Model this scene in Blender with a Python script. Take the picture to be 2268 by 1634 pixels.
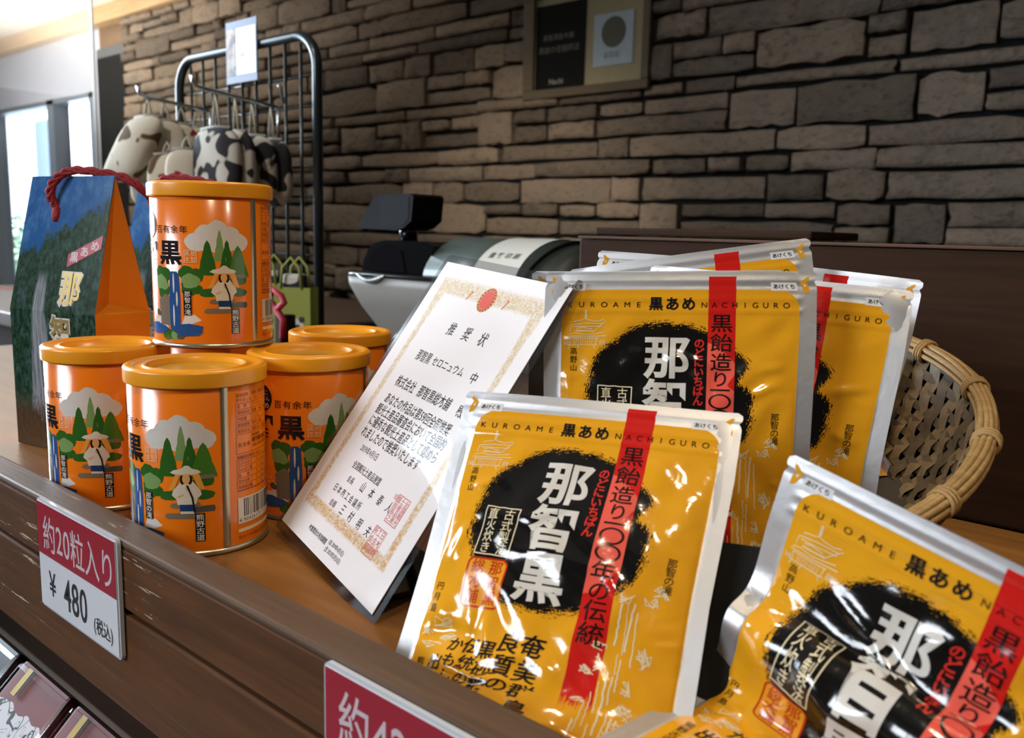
import bpy, bmesh, math, random
import numpy as np
from math import sin, cos, pi, radians, sqrt, atan2
from mathutils import Vector, Matrix
from mathutils.geometry import tessellate_polygon

for o in list(bpy.data.objects):
    bpy.data.objects.remove(o)
S = bpy.context.scene
COL = S.collection
RNG = random.Random(7)

# ------------------------------------------------------------------ camera
W, H = 2268, 1634
FPX = 1950.0
CZ = 0.1745                      # eye height above the display shelf (z = 0)
YAW, PITCH, ROLL = radians(48.7), radians(8.8), 0.025
fh = Vector((-cos(YAW), sin(YAW), 0))
R0 = Vector((sin(YAW), cos(YAW), 0))
ZU = Vector((0, 0, 1))
FW = fh * cos(PITCH) - ZU * sin(PITCH)
U0 = ZU * cos(PITCH) + fh * sin(PITCH)
CR = R0 * cos(ROLL) + U0 * sin(ROLL)
CU = U0 * cos(ROLL) - R0 * sin(ROLL)
CAMP = Vector((0, 0, CZ))
cd = bpy.data.cameras.new('camera')
cam = bpy.data.objects.new('camera', cd)
COL.objects.link(cam)
cam.matrix_world = Matrix(((CR.x, CU.x, -FW.x, CAMP.x), (CR.y, CU.y, -FW.y, CAMP.y), (CR.z, CU.z, -FW.z, CAMP.z), (0, 0, 0, 1)))
cd.sensor_width = 36
cd.lens = FPX / W * 36
cd.clip_start = 0.01
cd.clip_end = 100
cd.dof.use_dof = True
cd.dof.focus_distance = 0.5
cd.dof.aperture_fstop = 14
S.camera = cam

# ------------------------------------------------------------------ world, lights, exposure
S.view_settings.view_transform = 'Standard'
S.view_settings.look = 'None'
S.view_settings.gamma = 1
S.view_settings.use_curve_mapping = False
S.view_settings.exposure = -0.15
wd = bpy.data.worlds.new('world')
S.world = wd
wd.use_nodes = True
bg = wd.node_tree.nodes['Background']
bg.inputs[0].default_value = (0.80, 0.76, 0.70, 1)
bg.inputs[1].default_value = 0.04


def area(name, loc, target, sx, sy, power, color, spread=180):
    d = bpy.data.lights.new(name, 'AREA')
    d.shape = 'RECTANGLE'
    d.size, d.size_y = sx, sy
    d.energy = power
    d.color = color
    d.spread = radians(spread)
    o = bpy.data.objects.new(name, d)
    COL.objects.link(o)
    o.location = loc
    o.rotation_euler = (Vector(target) - Vector(loc)).to_track_quat('-Z', 'Y').to_euler()
    return o


def spot(name, loc, target, power, color, ang, blend=1.0, r=0.05):
    d = bpy.data.lights.new(name, 'SPOT')
    d.energy = power
    d.color = color
    d.spot_size = radians(ang)
    d.spot_blend = blend
    d.shadow_soft_size = r
    o = bpy.data.objects.new(name, d)
    COL.objects.link(o)
    o.location = loc
    o.rotation_euler = (Vector(target) - Vector(loc)).to_track_quat('-Z', 'Y').to_euler()
    return o


# daylight from the shop windows to the left of the counter
area('shop_front_window', (-1.7, -2.4, 1.25), (-0.45, 0.25, -0.05), 1.6, 0.9, 16, (0.86, 0.92, 1.0), 70)
area('window_daylight', (-3.5, -0.05, 0.72), (-0.4, 0.2, 0.0), 1.25, 1.4, 30, (0.74, 0.87, 1.0), 80)
area('window_daylight_far', (-5.2, 0.6, 0.5), (-0.5, 0.2, 0.1), 1.4, 1.6, 9, (0.78, 0.90, 1.0), 50)
# warm shop downlights in the ceiling, plus added fill for register and rack
spot('ceiling_downlight', (0.10, -0.05, 1.15), (-0.20, 0.27, 0.05), 22, (1.0, 0.80, 0.56), 60, 0.8, 0.045)
spot('ceiling_downlight.001', (-0.75, 0.75, 1.2), (-0.45, 0.30, 0.05), 16, (1.0, 0.80, 0.56), 62, 0.8, 0.045)
spot('register_fill_spot', (-0.75, 0.25, 1.25), (-0.80, 0.86, 0.10), 11, (1.0, 0.84, 0.64), 44, 0.9, 0.045)  # added fill, brightens the register and its paper slip
spot('rack_fill_spot', (-1.10, -0.10, 1.25), (-1.42, 0.80, 0.30), 24, (1.0, 0.88, 0.72), 44, 0.9, 0.045)  # added fill, brightens the pouches hanging on the rack
spot('ceiling_downlight.002', (0.45, 0.45, 1.2), (-0.15, 0.33, 0.05), 12, (1.0, 0.80, 0.56), 50, 0.8, 0.045)
# added fill spots that shape the bright patch on the stone wall
spot('wall_fill_spot', (-1.5, 0.6, 0.80), (-2.05, 2.35, 0.06), 92, (1.0, 0.88, 0.72), 48, 1.0, 0.12)
spot('wall_fill_spot.001', (-0.8, 0.7, 0.8), (-1.30, 2.35, -0.05), 8, (1.0, 0.86, 0.70), 60, 1.0, 0.12)
# area light added to brighten the white ceiling, and light outside the window
area('ceiling_fill', (-5.2, 1.2, 0.7), (-5.2, 1.3, 1.5), 2.0, 0.8, 75, (1.0, 0.95, 0.88))
area('outdoor_light', (-9.5, 2.9, 2.6), (-11.5, 4.9, 0.4), 3.0, 2.0, 5200, (0.86, 0.94, 1.0))


# ------------------------------------------------------------------ node helpers
class X:
    def __init__(s, t, so):
        s.t, s.s = t, so

    def __add__(a, b): return M_(a.t, 'ADD', a, b)
    def __radd__(a, b): return M_(a.t, 'ADD', b, a)
    def __sub__(a, b): return M_(a.t, 'SUBTRACT', a, b)
    def __rsub__(a, b): return M_(a.t, 'SUBTRACT', b, a)
    def __mul__(a, b): return M_(a.t, 'MULTIPLY', a, b)
    def __rmul__(a, b): return M_(a.t, 'MULTIPLY', b, a)
    def __truediv__(a, b): return M_(a.t, 'DIVIDE', a, b)
    def __gt__(a, b): return M_(a.t, 'GREATER_THAN', a, b)
    def __lt__(a, b): return M_(a.t, 'LESS_THAN', a, b)


def M_(t, op, *a, clamp=False):
    n = t.nodes.new('ShaderNodeMath')
    n.operation = op
    n.use_clamp = clamp
    for i, v in enumerate(a):
        if isinstance(v, X):
            t.links.new(v.s, n.inputs[i])
        else:
            n.inputs[i].default_value = v
    return X(t, n.outputs[0])


def vmin(a, b): return M_(a.t, 'MINIMUM', a, b)
def vmax(a, b): return M_((a if isinstance(a, X) else b).t, 'MAXIMUM', a, b)
def vabs(a): return M_(a.t, 'ABSOLUTE', a)
def vsin(a): return M_(a.t, 'SINE', a)
def vsqrt(a): return M_(a.t, 'SQRT', a)
def sat(a): return M_(a.t, 'ADD', a, 0.0, clamp=True)


def ramp01(a, lo, hi):
    n = a.t.nodes.new('ShaderNodeMapRange')
    a.t.links.new(a.s, n.inputs[0])
    n.inputs[1].default_value = lo
    n.inputs[2].default_value = hi
    return X(a.t, n.outputs[0])


def mixc(t, f, a, b):
    n = t.nodes.new('ShaderNodeMix')
    n.data_type = 'RGBA'
    for i, v in ((0, f), (6, a), (7, b)):
        if isinstance(v, X):
            t.links.new(v.s, n.inputs[i])
        elif i == 0:
            n.inputs[0].default_value = v
        else:
            n.inputs[i].default_value = (*v, 1) if len(v) == 3 else v
    return X(t, n.outputs[2])


def comb(t, x, y, z=0.0):
    n = t.nodes.new('ShaderNodeCombineXYZ')
    for i, v in enumerate((x, y, z)):
        if isinstance(v, X):
            t.links.new(v.s, n.inputs[i])
        else:
            n.inputs[i].default_value = v
    return X(t, n.outputs[0])


def noise(t, vec, scale, detail=2.0, rough=0.5, dist=0.0, color=False):
    n = t.nodes.new('ShaderNodeTexNoise')
    if vec is not None:
        t.links.new(vec.s, n.inputs['Vector'])
    n.inputs['Scale'].default_value = scale
    n.inputs['Detail'].default_value = detail
    n.inputs['Roughness'].default_value = rough
    n.inputs['Distortion'].default_value = dist
    return X(t, n.outputs['Color' if color else 'Fac'])


def coords(t, which='Object'):
    n = t.nodes.new('ShaderNodeTexCoord')
    return X(t, n.outputs[which])


def sepxyz(v):
    n = v.t.nodes.new('ShaderNodeSeparateXYZ')
    v.t.links.new(v.s, n.inputs[0])
    return [X(v.t, n.outputs[i]) for i in range(3)]


def mapping(v, scale=(1, 1, 1), loc=(0, 0, 0), rot=(0, 0, 0)):
    n = v.t.nodes.new('ShaderNodeMapping')
    v.t.links.new(v.s, n.inputs[0])
    n.inputs['Location'].default_value = loc
    n.inputs['Rotation'].default_value = rot
    n.inputs['Scale'].default_value = scale
    return X(v.t, n.outputs[0])


def new_mat(name):
    m = bpy.data.materials.new(name)
    m.use_nodes = True
    t = m.node_tree
    return m, t, t.nodes['Principled BSDF']


def setp(t, p, key, v):
    if isinstance(v, X):
        t.links.new(v.s, p.inputs[key])
    elif isinstance(v, tuple):
        p.inputs[key].default_value = (*v, 1) if len(v) == 3 else v
    else:
        p.inputs[key].default_value = v


def bump(t, p, h, strength=0.3, dist=0.001):
    n = t.nodes.new('ShaderNodeBump')
    n.inputs['Strength'].default_value = strength
    n.inputs['Distance'].default_value = dist
    t.links.new(h.s, n.inputs['Height'])
    t.links.new(n.outputs[0], p.inputs['Normal'])


def simple(name, col, rough=0.5, metal=0.0, coat=0.0, var=0.12, scale=60.0, bmp=0.0, spec=0.5, coat_rough=0.05):
    """plain surface with a faint procedural mottling"""
    m, t, p = new_mat(name)
    f = noise(t, coords(t), scale, 3)
    setp(t, p, 'Base Color', mixc(t, f, tuple(c * (1 - var) for c in col), tuple(min(1, c * (1 + var)) for c in col)))
    setp(t, p, 'Roughness', rough)
    setp(t, p, 'Metallic', metal)
    setp(t, p, 'Coat Weight', coat)
    setp(t, p, 'Coat Roughness', coat_rough)
    setp(t, p, 'Specular IOR Level', spec)
    if bmp:
        bump(t, p, f, bmp, 0.002)
    return m


MAT = {}


def ink(name, col, rough=0.16, coat=0.0):
    if name not in MAT:
        MAT[name] = simple('ink_' + name, col, rough, 0, coat, 0.05, 300.0)
    return MAT[name]


# ------------------------------------------------------------------ mesh helpers
def mk(name, verts, faces, mat, parent=None, smooth=False, normals=None, uv=None, loc=None):
    me = bpy.data.meshes.new(name)
    me.from_pydata([tuple(map(float, v)) for v in verts], [], faces)
    if mat is not None:
        me.materials.append(mat)
    if uv is not None:
        l = me.uv_layers.new(name='UVMap')
        idx = np.zeros(len(me.loops), dtype=np.int32)
        me.loops.foreach_get('vertex_index', idx)
        l.data.foreach_set('uv', np.asarray(uv, dtype=np.float32)[idx].ravel())
    if smooth or normals is not None:
        me.polygons.foreach_set('use_smooth', [True] * len(me.polygons))
    me.update()
    if normals is not None:
        me.normals_split_custom_set_from_vertices([tuple(map(float, n)) for n in normals])
    o = bpy.data.objects.new(name, me)
    COL.objects.link(o)
    if parent is not None:
        o.parent = parent
    if loc is not None:
        o.location = loc
    return o


class MB:
    def __init__(s):
        s.v, s.f, s.sm = [], [], []

    def add(s, v, f, smooth=False):
        n = len(s.v)
        s.v += [Vector(p) for p in v]
        s.f += [[i + n for i in q] for q in f]
        s.sm += [smooth] * len(f)
        return s

    def box(s, x0, x1, y0, y1, z0, z1, bev=0.0):
        if bev <= 0:
            v = [(x, y, z) for x in (x0, x1) for y in (y0, y1) for z in (z0, z1)]
            f = [(0, 1, 3, 2), (4, 6, 7, 5), (0, 4, 5, 1), (2, 3, 7, 6), (0, 2, 6, 4), (1, 5, 7, 3)]
            return s.add(v, f)
        bm = bmesh.new()
        bmesh.ops.create_cube(bm, size=1)
        for q in bm.verts:
            q.co = Vector(((x0 + x1) / 2 + q.co.x * (x1 - x0), (y0 + y1) / 2 + q.co.y * (y1 - y0), (z0 + z1) / 2 + q.co.z * (z1 - z0)))
        bmesh.ops.bevel(bm, geom=list(bm.edges), offset=bev, segments=2, affect='EDGES', profile=0.6)
        s.frombm(bm)
        return s

    def frombm(s, bm, smooth=False):
        bm.verts.index_update()
        s.add([q.co.copy() for q in bm.verts], [[q.index for q in f.verts] for f in bm.faces], smooth)
        bm.free()

    def tube(s, pts, r, n=8, closed=False, cap=True):
        pts = [Vector(p) for p in pts]
        N = len(pts)
        rs = r if isinstance(r, (list, tuple)) else [r] * N
        rings = []
        up = None
        for i, p in enumerate(pts):
            if closed:
                d = pts[(i + 1) % N] - pts[i - 1]
            else:
                d = pts[min(i + 1, N - 1)] - pts[max(i - 1, 0)]
            d.normalize()
            if up is None:
                up = d.orthogonal().normalized()
            up = (up - d * up.dot(d)).normalized()
            b = d.cross(up)
            rings.append([p + up * (rs[i] * cos(2 * pi * k / n)) + b * (rs[i] * sin(2 * pi * k / n)) for k in range(n)])
        v = [q for rg in rings for q in rg]
        f = []
        for i in range(N if closed else N - 1):
            j = (i + 1) % N
            for k in range(n):
                f.append((i * n + k, i * n + (k + 1) % n, j * n + (k + 1) % n, j * n + k))
        if not closed and cap:
            f.append(tuple(range(n - 1, -1, -1)))
            f.append(tuple((N - 1) * n + k for k in range(n)))
        return s.add(v, f, True)

    def lathe(s, prof, n=64, c=(0, 0, 0), smooth=True):
        v, f = [], []
        for (r, z) in prof:
            for k in range(n):
                a = 2 * pi * k / n
                v.append((c[0] + r * cos(a), c[1] + r * sin(a), c[2] + z))
        for i in range(len(prof) - 1):
            for k in range(n):
                f.append((i * n + k, i * n + (k + 1) % n, (i + 1) * n + (k + 1) % n, (i + 1) * n + k))
        return s.add(v, f, smooth)

    def prism(s, poly, y0, y1, axis='y'):
        """poly: list of (a,b); extruded along axis"""
        n = len(poly)
        if axis == 'y':
            mkp = lambda p, t: (p[0], t, p[1])
        elif axis == 'x':
            mkp = lambda p, t: (t, p[0], p[1])
        else:
            mkp = lambda p, t: (p[0], p[1], t)
        v = [mkp(p, y0) for p in poly] + [mkp(p, y1) for p in poly]
        f = [tuple(range(n)), tuple(range(2 * n - 1, n - 1, -1))]
        for i in range(n):
            j = (i + 1) % n
            f.append((i, i + n, j + n, j))
        return s.add(v, f)

    def build(s, name, mat, parent=None, loc=None):
        o = mk(name, s.v, s.f, mat, parent, loc=loc)
        o.data.polygons.foreach_set('use_smooth', s.sm)
        return o


def thing(name, label, cat, loc=(0, 0, 0), rotz=0.0, group=None):
    o = bpy.data.objects.new(name, None)
    o.empty_display_size = 0.01
    COL.objects.link(o)
    o.location = loc
    o.rotation_euler = (0, 0, rotz)
    return tag(o, label, cat, group)


def tag(o, label, cat, group=None):
    o['label'] = label
    o['category'] = cat
    if group:
        o['group'] = group
    return o


def struct(o):
    o['kind'] = 'structure'
    return o


def copy_tree(o, parent=None):
    c = o.copy()
    COL.objects.link(c)
    c.parent = parent
    for ch in list(o.children):
        copy_tree(ch, c)
    return c


def rrect(x0, x1, y0, y1, r, n=6):
    pts = []
    for cx, cy, a0 in ((x1 - r, y1 - r, 0), (x0 + r, y1 - r, 90), (x0 + r, y0 + r, 180), (x1 - r, y0 + r, 270)):
        for k in range(n + 1):
            a = radians(a0 + 90 * k / n)
            pts.append((cx + r * cos(a), cy + r * sin(a)))
    return pts


# ------------------------------------------------------------------ flat print (lettering and drawings as thin geometry)
_fc = bpy.data.curves.new('glyph', 'FONT')
_fo = bpy.data.objects.new('glyph', _fc)
COL.objects.link(_fo)
_GL = {}


def glyph(ch, bold=0.0):
    k = (ch, bold)
    if k not in _GL:
        _fc.body = ch
        _fc.size = 1
        _fc.offset = bold
        _fc.resolution_u = 7 if ch == '〇' else 4
        dg = bpy.context.evaluated_depsgraph_get()
        dg.update()
        ev = _fo.evaluated_get(dg)
        me = ev.to_mesh()
        me.calc_loop_triangles()
        v = np.array([q.co[:2] for q in me.vertices], dtype=float).reshape(-1, 2)
        f = [tuple(q.vertices) for q in me.loop_triangles]
        ev.to_mesh_clear()
        if ord(ch) > 0x2000:
            adv = 1.0
        else:
            adv = (v[:, 0].max() + 0.06) if len(v) else 0.3
        _GL[k] = (v, f, adv)
    return _GL[k]


class Print:
    def __init__(s):
        s.p = {}
        s.lay = {}
        s.cnt = {}

    def polys(s, key, v, faces, lift=True):
        L = s.p.setdefault(key, [])
        D = s.lay.setdefault(key, [])
        k = 0
        if lift:
            s.cnt[key] = k = (s.cnt.get(key, 0) + 1) % 24
        D += [k] * len(faces)
        for f in faces:
            q = np.array([v[i] for i in f], dtype=float)
            x, y = q[:, 0], q[:, 1]
            if (x * np.roll(y, -1) - y * np.roll(x, -1)).sum() < 0:
                q = q[::-1]
            L.append(q)

    def fill(s, key, pts):
        tri = tessellate_polygon([[Vector((p[0], p[1], 0)) for p in pts]])
        s.polys(key, pts, tri)

    def ell(s, key, cx, cy, rx, ry, n=20, wob=0.0, seed=0, rot=0.0):
        r = random.Random(seed)
        pts = []
        ph = [r.uniform(0, 6.28) for _ in range(4)]
        for i in range(n):
            a = 2 * pi * i / n
            k = 1 + wob * (sin(3 * a + ph[0]) + sin(5 * a + ph[1]) + .7 * sin(8 * a + ph[2])) / 2
            x, y = rx * cos(a) * k, ry * sin(a) * k
            pts.append((cx + x * cos(rot) - y * sin(rot), cy + x * sin(rot) + y * cos(rot)))
        s.fill(key, pts)

    def rect(s, key, x0, x1, y0, y1):
        s.polys(key, [(x0, y0), (x1, y0), (x1, y1), (x0, y1)], [(0, 1, 2, 3)])

    def line(s, key, pts, w):
        for a, b in zip(pts[:-1], pts[1:]):
            d = Vector((b[0] - a[0], b[1] - a[1]))
            if d.length < 1e-9:
                continue
            d.normalize()
            n = Vector((-d.y, d.x)) * (w / 2)
            e = d * (w * .25)
            s.polys(key, [(a[0] - n.x - e.x, a[1] - n.y - e.y), (b[0] - n.x + e.x, b[1] - n.y + e.y), (b[0] + n.x + e.x, b[1] + n.y + e.y), (a[0] + n.x - e.x, a[1] + n.y - e.y)], [(0, 1, 2, 3)])

    def frame(s, key, x0, x1, y0, y1, w):
        for a, b in (((x0, y0), (x1, y0)), ((x1, y0), (x1, y1)), ((x1, y1), (x0, y1)), ((x0, y1), (x0, y0))):
            s.line(key, [a, b], w)

    def char(s, key, ch, cx, cy, size, bold=0.0, sx=1.0, sy=1.0, shear=0.0, rot=0.0):
        """char with its em box centred on cx,cy"""
        v, f, adv = glyph(ch, bold)
        if not len(v):
            return
        if ord(ch) > 0x2000:
            c = np.array([0.5, 0.38])
        else:
            c = np.array([(v[:, 0].min() + v[:, 0].max()) / 2, 0.36])
        q = (v - c) * size
        q = np.stack([q[:, 0] * sx + q[:, 1] * shear, q[:, 1] * sy], 1)
        if rot:
            q = np.stack([q[:, 0] * cos(rot) - q[:, 1] * sin(rot), q[:, 0] * sin(rot) + q[:, 1] * cos(rot)], 1)
        q = q + np.array([cx, cy])
        s.polys(key, q, f, False)

    def htext(s, key, txt, x, y, size, bold=0.0, sx=1.0, sy=1.0, shear=0.0, track=0.0, slope=0.0):
        for ch in txt:
            v, f, adv = glyph(ch, bold)
            a = adv * size * sx
            if ch not in ' \u3000':
                s.char(key, ch, x + a / 2, y, size, bold, sx, sy, shear)
            x += a + track
            y += slope * (a + track)
        return x

    def vtext(s, key, txt, x, y, size, pitch, bold=0.0, sx=1.0, sy=1.0, shear=0.0, dx=0.0):
        for i, ch in enumerate(txt):
            s.char(key, ch, x + dx * i, y - pitch * i, size, bold, sx, sy, shear)

    def cut(s, lines):
        """lines: list of (dx,dy,step): cut every polygon where (p.d)/step is an integer"""
        for k in s.p:
            L = s.p[k]
            D = s.lay[k]
            for dx, dy, st in lines:
                out = []
                lo_ = []
                prev = 0
                for P, dd in zip(L, D):
                    lo_ += [prev] * (len(out) - len(lo_))
                    prev = dd
                    t = (P[:, 0] * dx + P[:, 1] * dy) / st
                    k0 = math.floor(t.min() + 1e-6)
                    k1 = math.ceil(t.max() - 1e-6)
                    if k1 - k0 <= 1:
                        out.append(P)
                        continue
                    rest, rt = P, t
                    for kk in range(k0 + 1, k1):
                        lo, hi, ht = [], [], []
                        n = len(rest)
                        for i in range(n):
                            a, b = rest[i], rest[(i + 1) % n]
                            ta, tb = rt[i] - kk, rt[(i + 1) % n] - kk
                            if ta <= 0:
                                lo.append(a)
                            if ta >= 0:
                                hi.append(a)
                                ht.append(rt[i])
                            if ta * tb < 0:
                                c = a + (b - a) * (ta / (ta - tb))
                                lo.append(c)
                                hi.append(c)
                                ht.append(float(kk))
                        if len(lo) > 2:
                            out.append(np.array(lo))
                        if len(hi) < 3:
                            rest = None
                            break
                        rest, rt = np.array(hi), np.array(ht)
                    if rest is not None and len(rest) > 2:
                        out.append(rest)
                    lo_ += [dd] * (len(out) - len(lo_))
                L = out
                D = lo_ + [prev] * (len(out) - len(lo_))
            s.p[k] = L
            s.lay[k] = D
        return s

    def flat(s, key):
        L = s.p[key]
        n = np.array([len(q) for q in L])
        V = np.concatenate(L)
        c = np.array([q.mean(0) for q in L])
        st = np.concatenate([[0], np.cumsum(n)[:-1]])
        F = [tuple(range(a, a + b)) for a, b in zip(st, n)]
        s.lift = np.repeat(np.array(s.lay[key]) * 0.4e-6, n)
        return V, np.repeat(c, n, axis=0), F

    def build_plane(s, names, mats, parent, O, e, u, n, eps=0.00005):
        O, e, u, n = [np.array(q, float) for q in (O, e, u, n)]
        for key in s.p:
            V, c, F = s.flat(key)
            P = O + V[:, :1] * e + V[:, 1:] * u + n * (eps * (names[key][1] if isinstance(names[key], tuple) else 1) + s.lift[:, None])
            nm = names[key][0] if isinstance(names[key], tuple) else names[key]
            mk(nm, P, F, mats[key], parent)
        return s


# ------------------------------------------------------------------ materials
def wood(name, c0, c1, rough=0.35, axis='x', scale=1.0, coat=0.0, wear=0.0, wear_col=(0.42, 0.33, 0.24), bmp=0.25, spec=0.3):
    m, t, p = new_mat(name)
    co = coords(t)
    st = {'x': (6, 90, 90), 'y': (90, 6, 90), 'z': (90, 90, 6)}[axis]
    g = noise(t, mapping(co, tuple(q * scale for q in st)), 1.0, 4, 0.6, 0.6)
    g2 = noise(t, mapping(co, tuple(q * scale * 4 for q in st)), 1.0, 3, 0.6)
    b = noise(t, co, 7 * scale, 2)
    f = ramp01(g * 0.55 + g2 * 0.3 + b * 0.25, 0.35, 0.75)
    c = mixc(t, f, c0, c1)
    r = rough
    if wear > 0:
        wn = noise(t, mapping(co, tuple(q * scale * 1.6 for q in {'x': (9, 120, 120), 'y': (120, 9, 120), 'z': (120, 120, 9)}[axis])), 1.0, 5, 0.75, 0.3)
        big = noise(t, mapping(co, (5, 9, 9)), 1.0, 2)
        msk = ramp01(wn * 0.75 + big * 0.35, 0.715 - wear * 0.1, 0.735 - wear * 0.1)
        c = mixc(t, msk, c, wear_col)
        r = rough + msk * 0.3
    setp(t, p, 'Base Color', c)
    setp(t, p, 'Roughness', r)
    setp(t, p, 'Coat Weight', coat)
    setp(t, p, 'Coat Roughness', 0.2)
    setp(t, p, 'Specular IOR Level', spec)
    bump(t, p, g2, bmp, 0.0006)
    return m


MAT['shelf'] = wood('shelf_wood', (0.19, 0.075, 0.016), (0.34, 0.15, 0.036), 0.32, 'x', 0.7, 0.15)
MAT['rail'] = wood('rail_wood', (0.050, 0.018, 0.0055), (0.125, 0.048, 0.014), 0.46, 'x', 1.0, 0.0, 0.45)
MAT['rail_top'] = wood('rail_top_wood', (0.060, 0.030, 0.015), (0.125, 0.072, 0.040), 0.5, 'x', 1.0, 0.0, 0.05)
MAT['darkwood'] = wood('dark_wood', (0.018, 0.0075, 0.003), (0.046, 0.019, 0.007), 0.65, 'x', 0.6, spec=0.12)
MAT['counter'] = wood('counter_wood', (0.05, 0.024, 0.012), (0.10, 0.05, 0.024), 0.4, 'x', 0.5)
MAT['trimwood'] = wood('trim_wood', (0.42, 0.27, 0.13), (0.62, 0.43, 0.24), 0.5, 'x', 0.4)
MAT['black'] = simple('black_plastic', (0.008, 0.008, 0.009), 0.5, 0, 0, 0.2, 60, 0, 0.08)
MAT['matte_black'] = simple('matte_black', (0.006, 0.006, 0.006), 0.75, 0, 0, 0.2, 60, 0, 0.2)
MAT['blackgloss'] = simple('black_gloss', (0.004, 0.004, 0.005), 0.12, 0, 0.3, 0.2)
MAT['blacksteel'] = simple('dark_painted_steel', (0.018, 0.026, 0.030), 0.28, 0.3, 0.2, 0.1)
MAT['chrome'] = simple('chrome_wire', (0.62, 0.66, 0.66), 0.2, 0.9, 0, 0.05)
MAT['white'] = simple('white_card', (0.72, 0.73, 0.76), 0.35, 0, 0.0, 0.03)
MAT['plaster'] = simple('plaster', (0.62, 0.62, 0.66), 0.8, 0, 0, 0.05, 12, 0.1)
MAT['ceiling'] = simple('ceiling_white', (0.80, 0.77, 0.70), 0.85, 0, 0, 0.03, 8, 0.05)
MAT['mortar'] = simple('mortar', (0.012, 0.013, 0.013), 0.95, 0, 0, 0.3, 30, 0.3, 0.1)


def film_clear(name, base=0.04, rough=0.06, tint=(1, 1, 1)):
    """thin clear plastic: transparent with a fresnel sheen"""
    m = bpy.data.materials.new(name)
    m.use_nodes = True
    t = m.node_tree
    t.nodes.remove(t.nodes['Principled BSDF'])
    out = t.nodes['Material Output']
    tr = t.nodes.new('ShaderNodeBsdfTransparent')
    tr.inputs[0].default_value = (*tint, 1)
    gl = t.nodes.new('ShaderNodeBsdfGlossy')
    gl.inputs['Roughness'].default_value = rough
    lw = t.nodes.new('ShaderNodeLayerWeight')
    lw.inputs[0].default_value = 0.5
    nz = noise(t, coords(t), 40, 2)
    mx = t.nodes.new('ShaderNodeMixShader')
    f = sat(M_(t, 'POWER', X(t, lw.outputs['Facing']), 5.0) * 0.95 + base + nz * 0.01)
    t.links.new(f.s, mx.inputs[0])
    t.links.new(tr.outputs[0], mx.inputs[1])
    t.links.new(gl.outputs[0], mx.inputs[2])
    t.links.new(mx.outputs[0], out.inputs[0])
    return m


MAT['clear'] = film_clear('clear_film')
MAT['glass'] = film_clear('window_glass', 0.03, 0.02)

# ================================================================== the room
WALLY = 2.35
FLOORZ = -0.80
CEILZ = 1.36
MAT['floor'] = wood('floor_boards', (0.10, 0.07, 0.05), (0.17, 0.12, 0.08), 0.45, 'x', 0.15)
struct(MB().box(-9.0, 1.5, -1.6, WALLY + 0.2, FLOORZ - 0.05, FLOORZ).build('floor', MAT['floor']))
struct(MB().box(-9.0, 1.5, -0.6, WALLY + 0.25, CEILZ, CEILZ + 0.05).build('ceiling', MAT['ceiling']))

# stone wall: dark mortar bed, separate stones set proud of it
DOORX0, DOORX1 = -5.30, -4.96
wall = struct(MB().box(DOORX1, 0.6, WALLY + 0.012, WALLY + 0.2, FLOORZ, 1.62).build('wall_back', MAT['mortar']))

m, t, p = new_mat('ledge_stone')
oi = t.nodes.new('ShaderNodeObjectInfo')
rnd = X(t, oi.outputs['Random'])
gn = t.nodes.new('ShaderNodeNewGeometry')
co = X(t, gn.outputs['Position'])
n1 = noise(t, mapping(co, (13, 13, 20)), 1.0, 6, 0.68, 0.6)
n2 = noise(t, mapping(co, (38, 38, 75)), 1.0, 5, 0.65)
hue = M_(t, 'FRACT', rnd * 7.13)
c = mixc(t, hue, (0.33, 0.25, 0.18), (0.20, 0.17, 0.135))
c = mixc(t, ramp01(n1, 0.35, 0.7), c, (0.37, 0.275, 0.195))
c = mixc(t, ramp01(n2, 0.52, 0.70) * 0.7, c, (0.09, 0.065, 0.045))
c = mixc(t, ramp01(n1 * 0.6 + hue * 0.4, 0.62, 0.75) * 0.45, c, (0.22, 0.145, 0.10))
hsv = t.nodes.new('ShaderNodeHueSaturation')
t.links.new(c.s, hsv.inputs['Color'])
t.links.new(ramp01(rnd, -0.6, 1.0).s, hsv.inputs['Value'])
t.links.new(hsv.outputs[0], p.inputs['Base Color'])
p.inputs['Roughness'].default_value = 0.85
bump(t, p, n1 * 0.5 + n2 * 0.5, 0.8, 0.02)
MAT['stone'] = m


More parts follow.
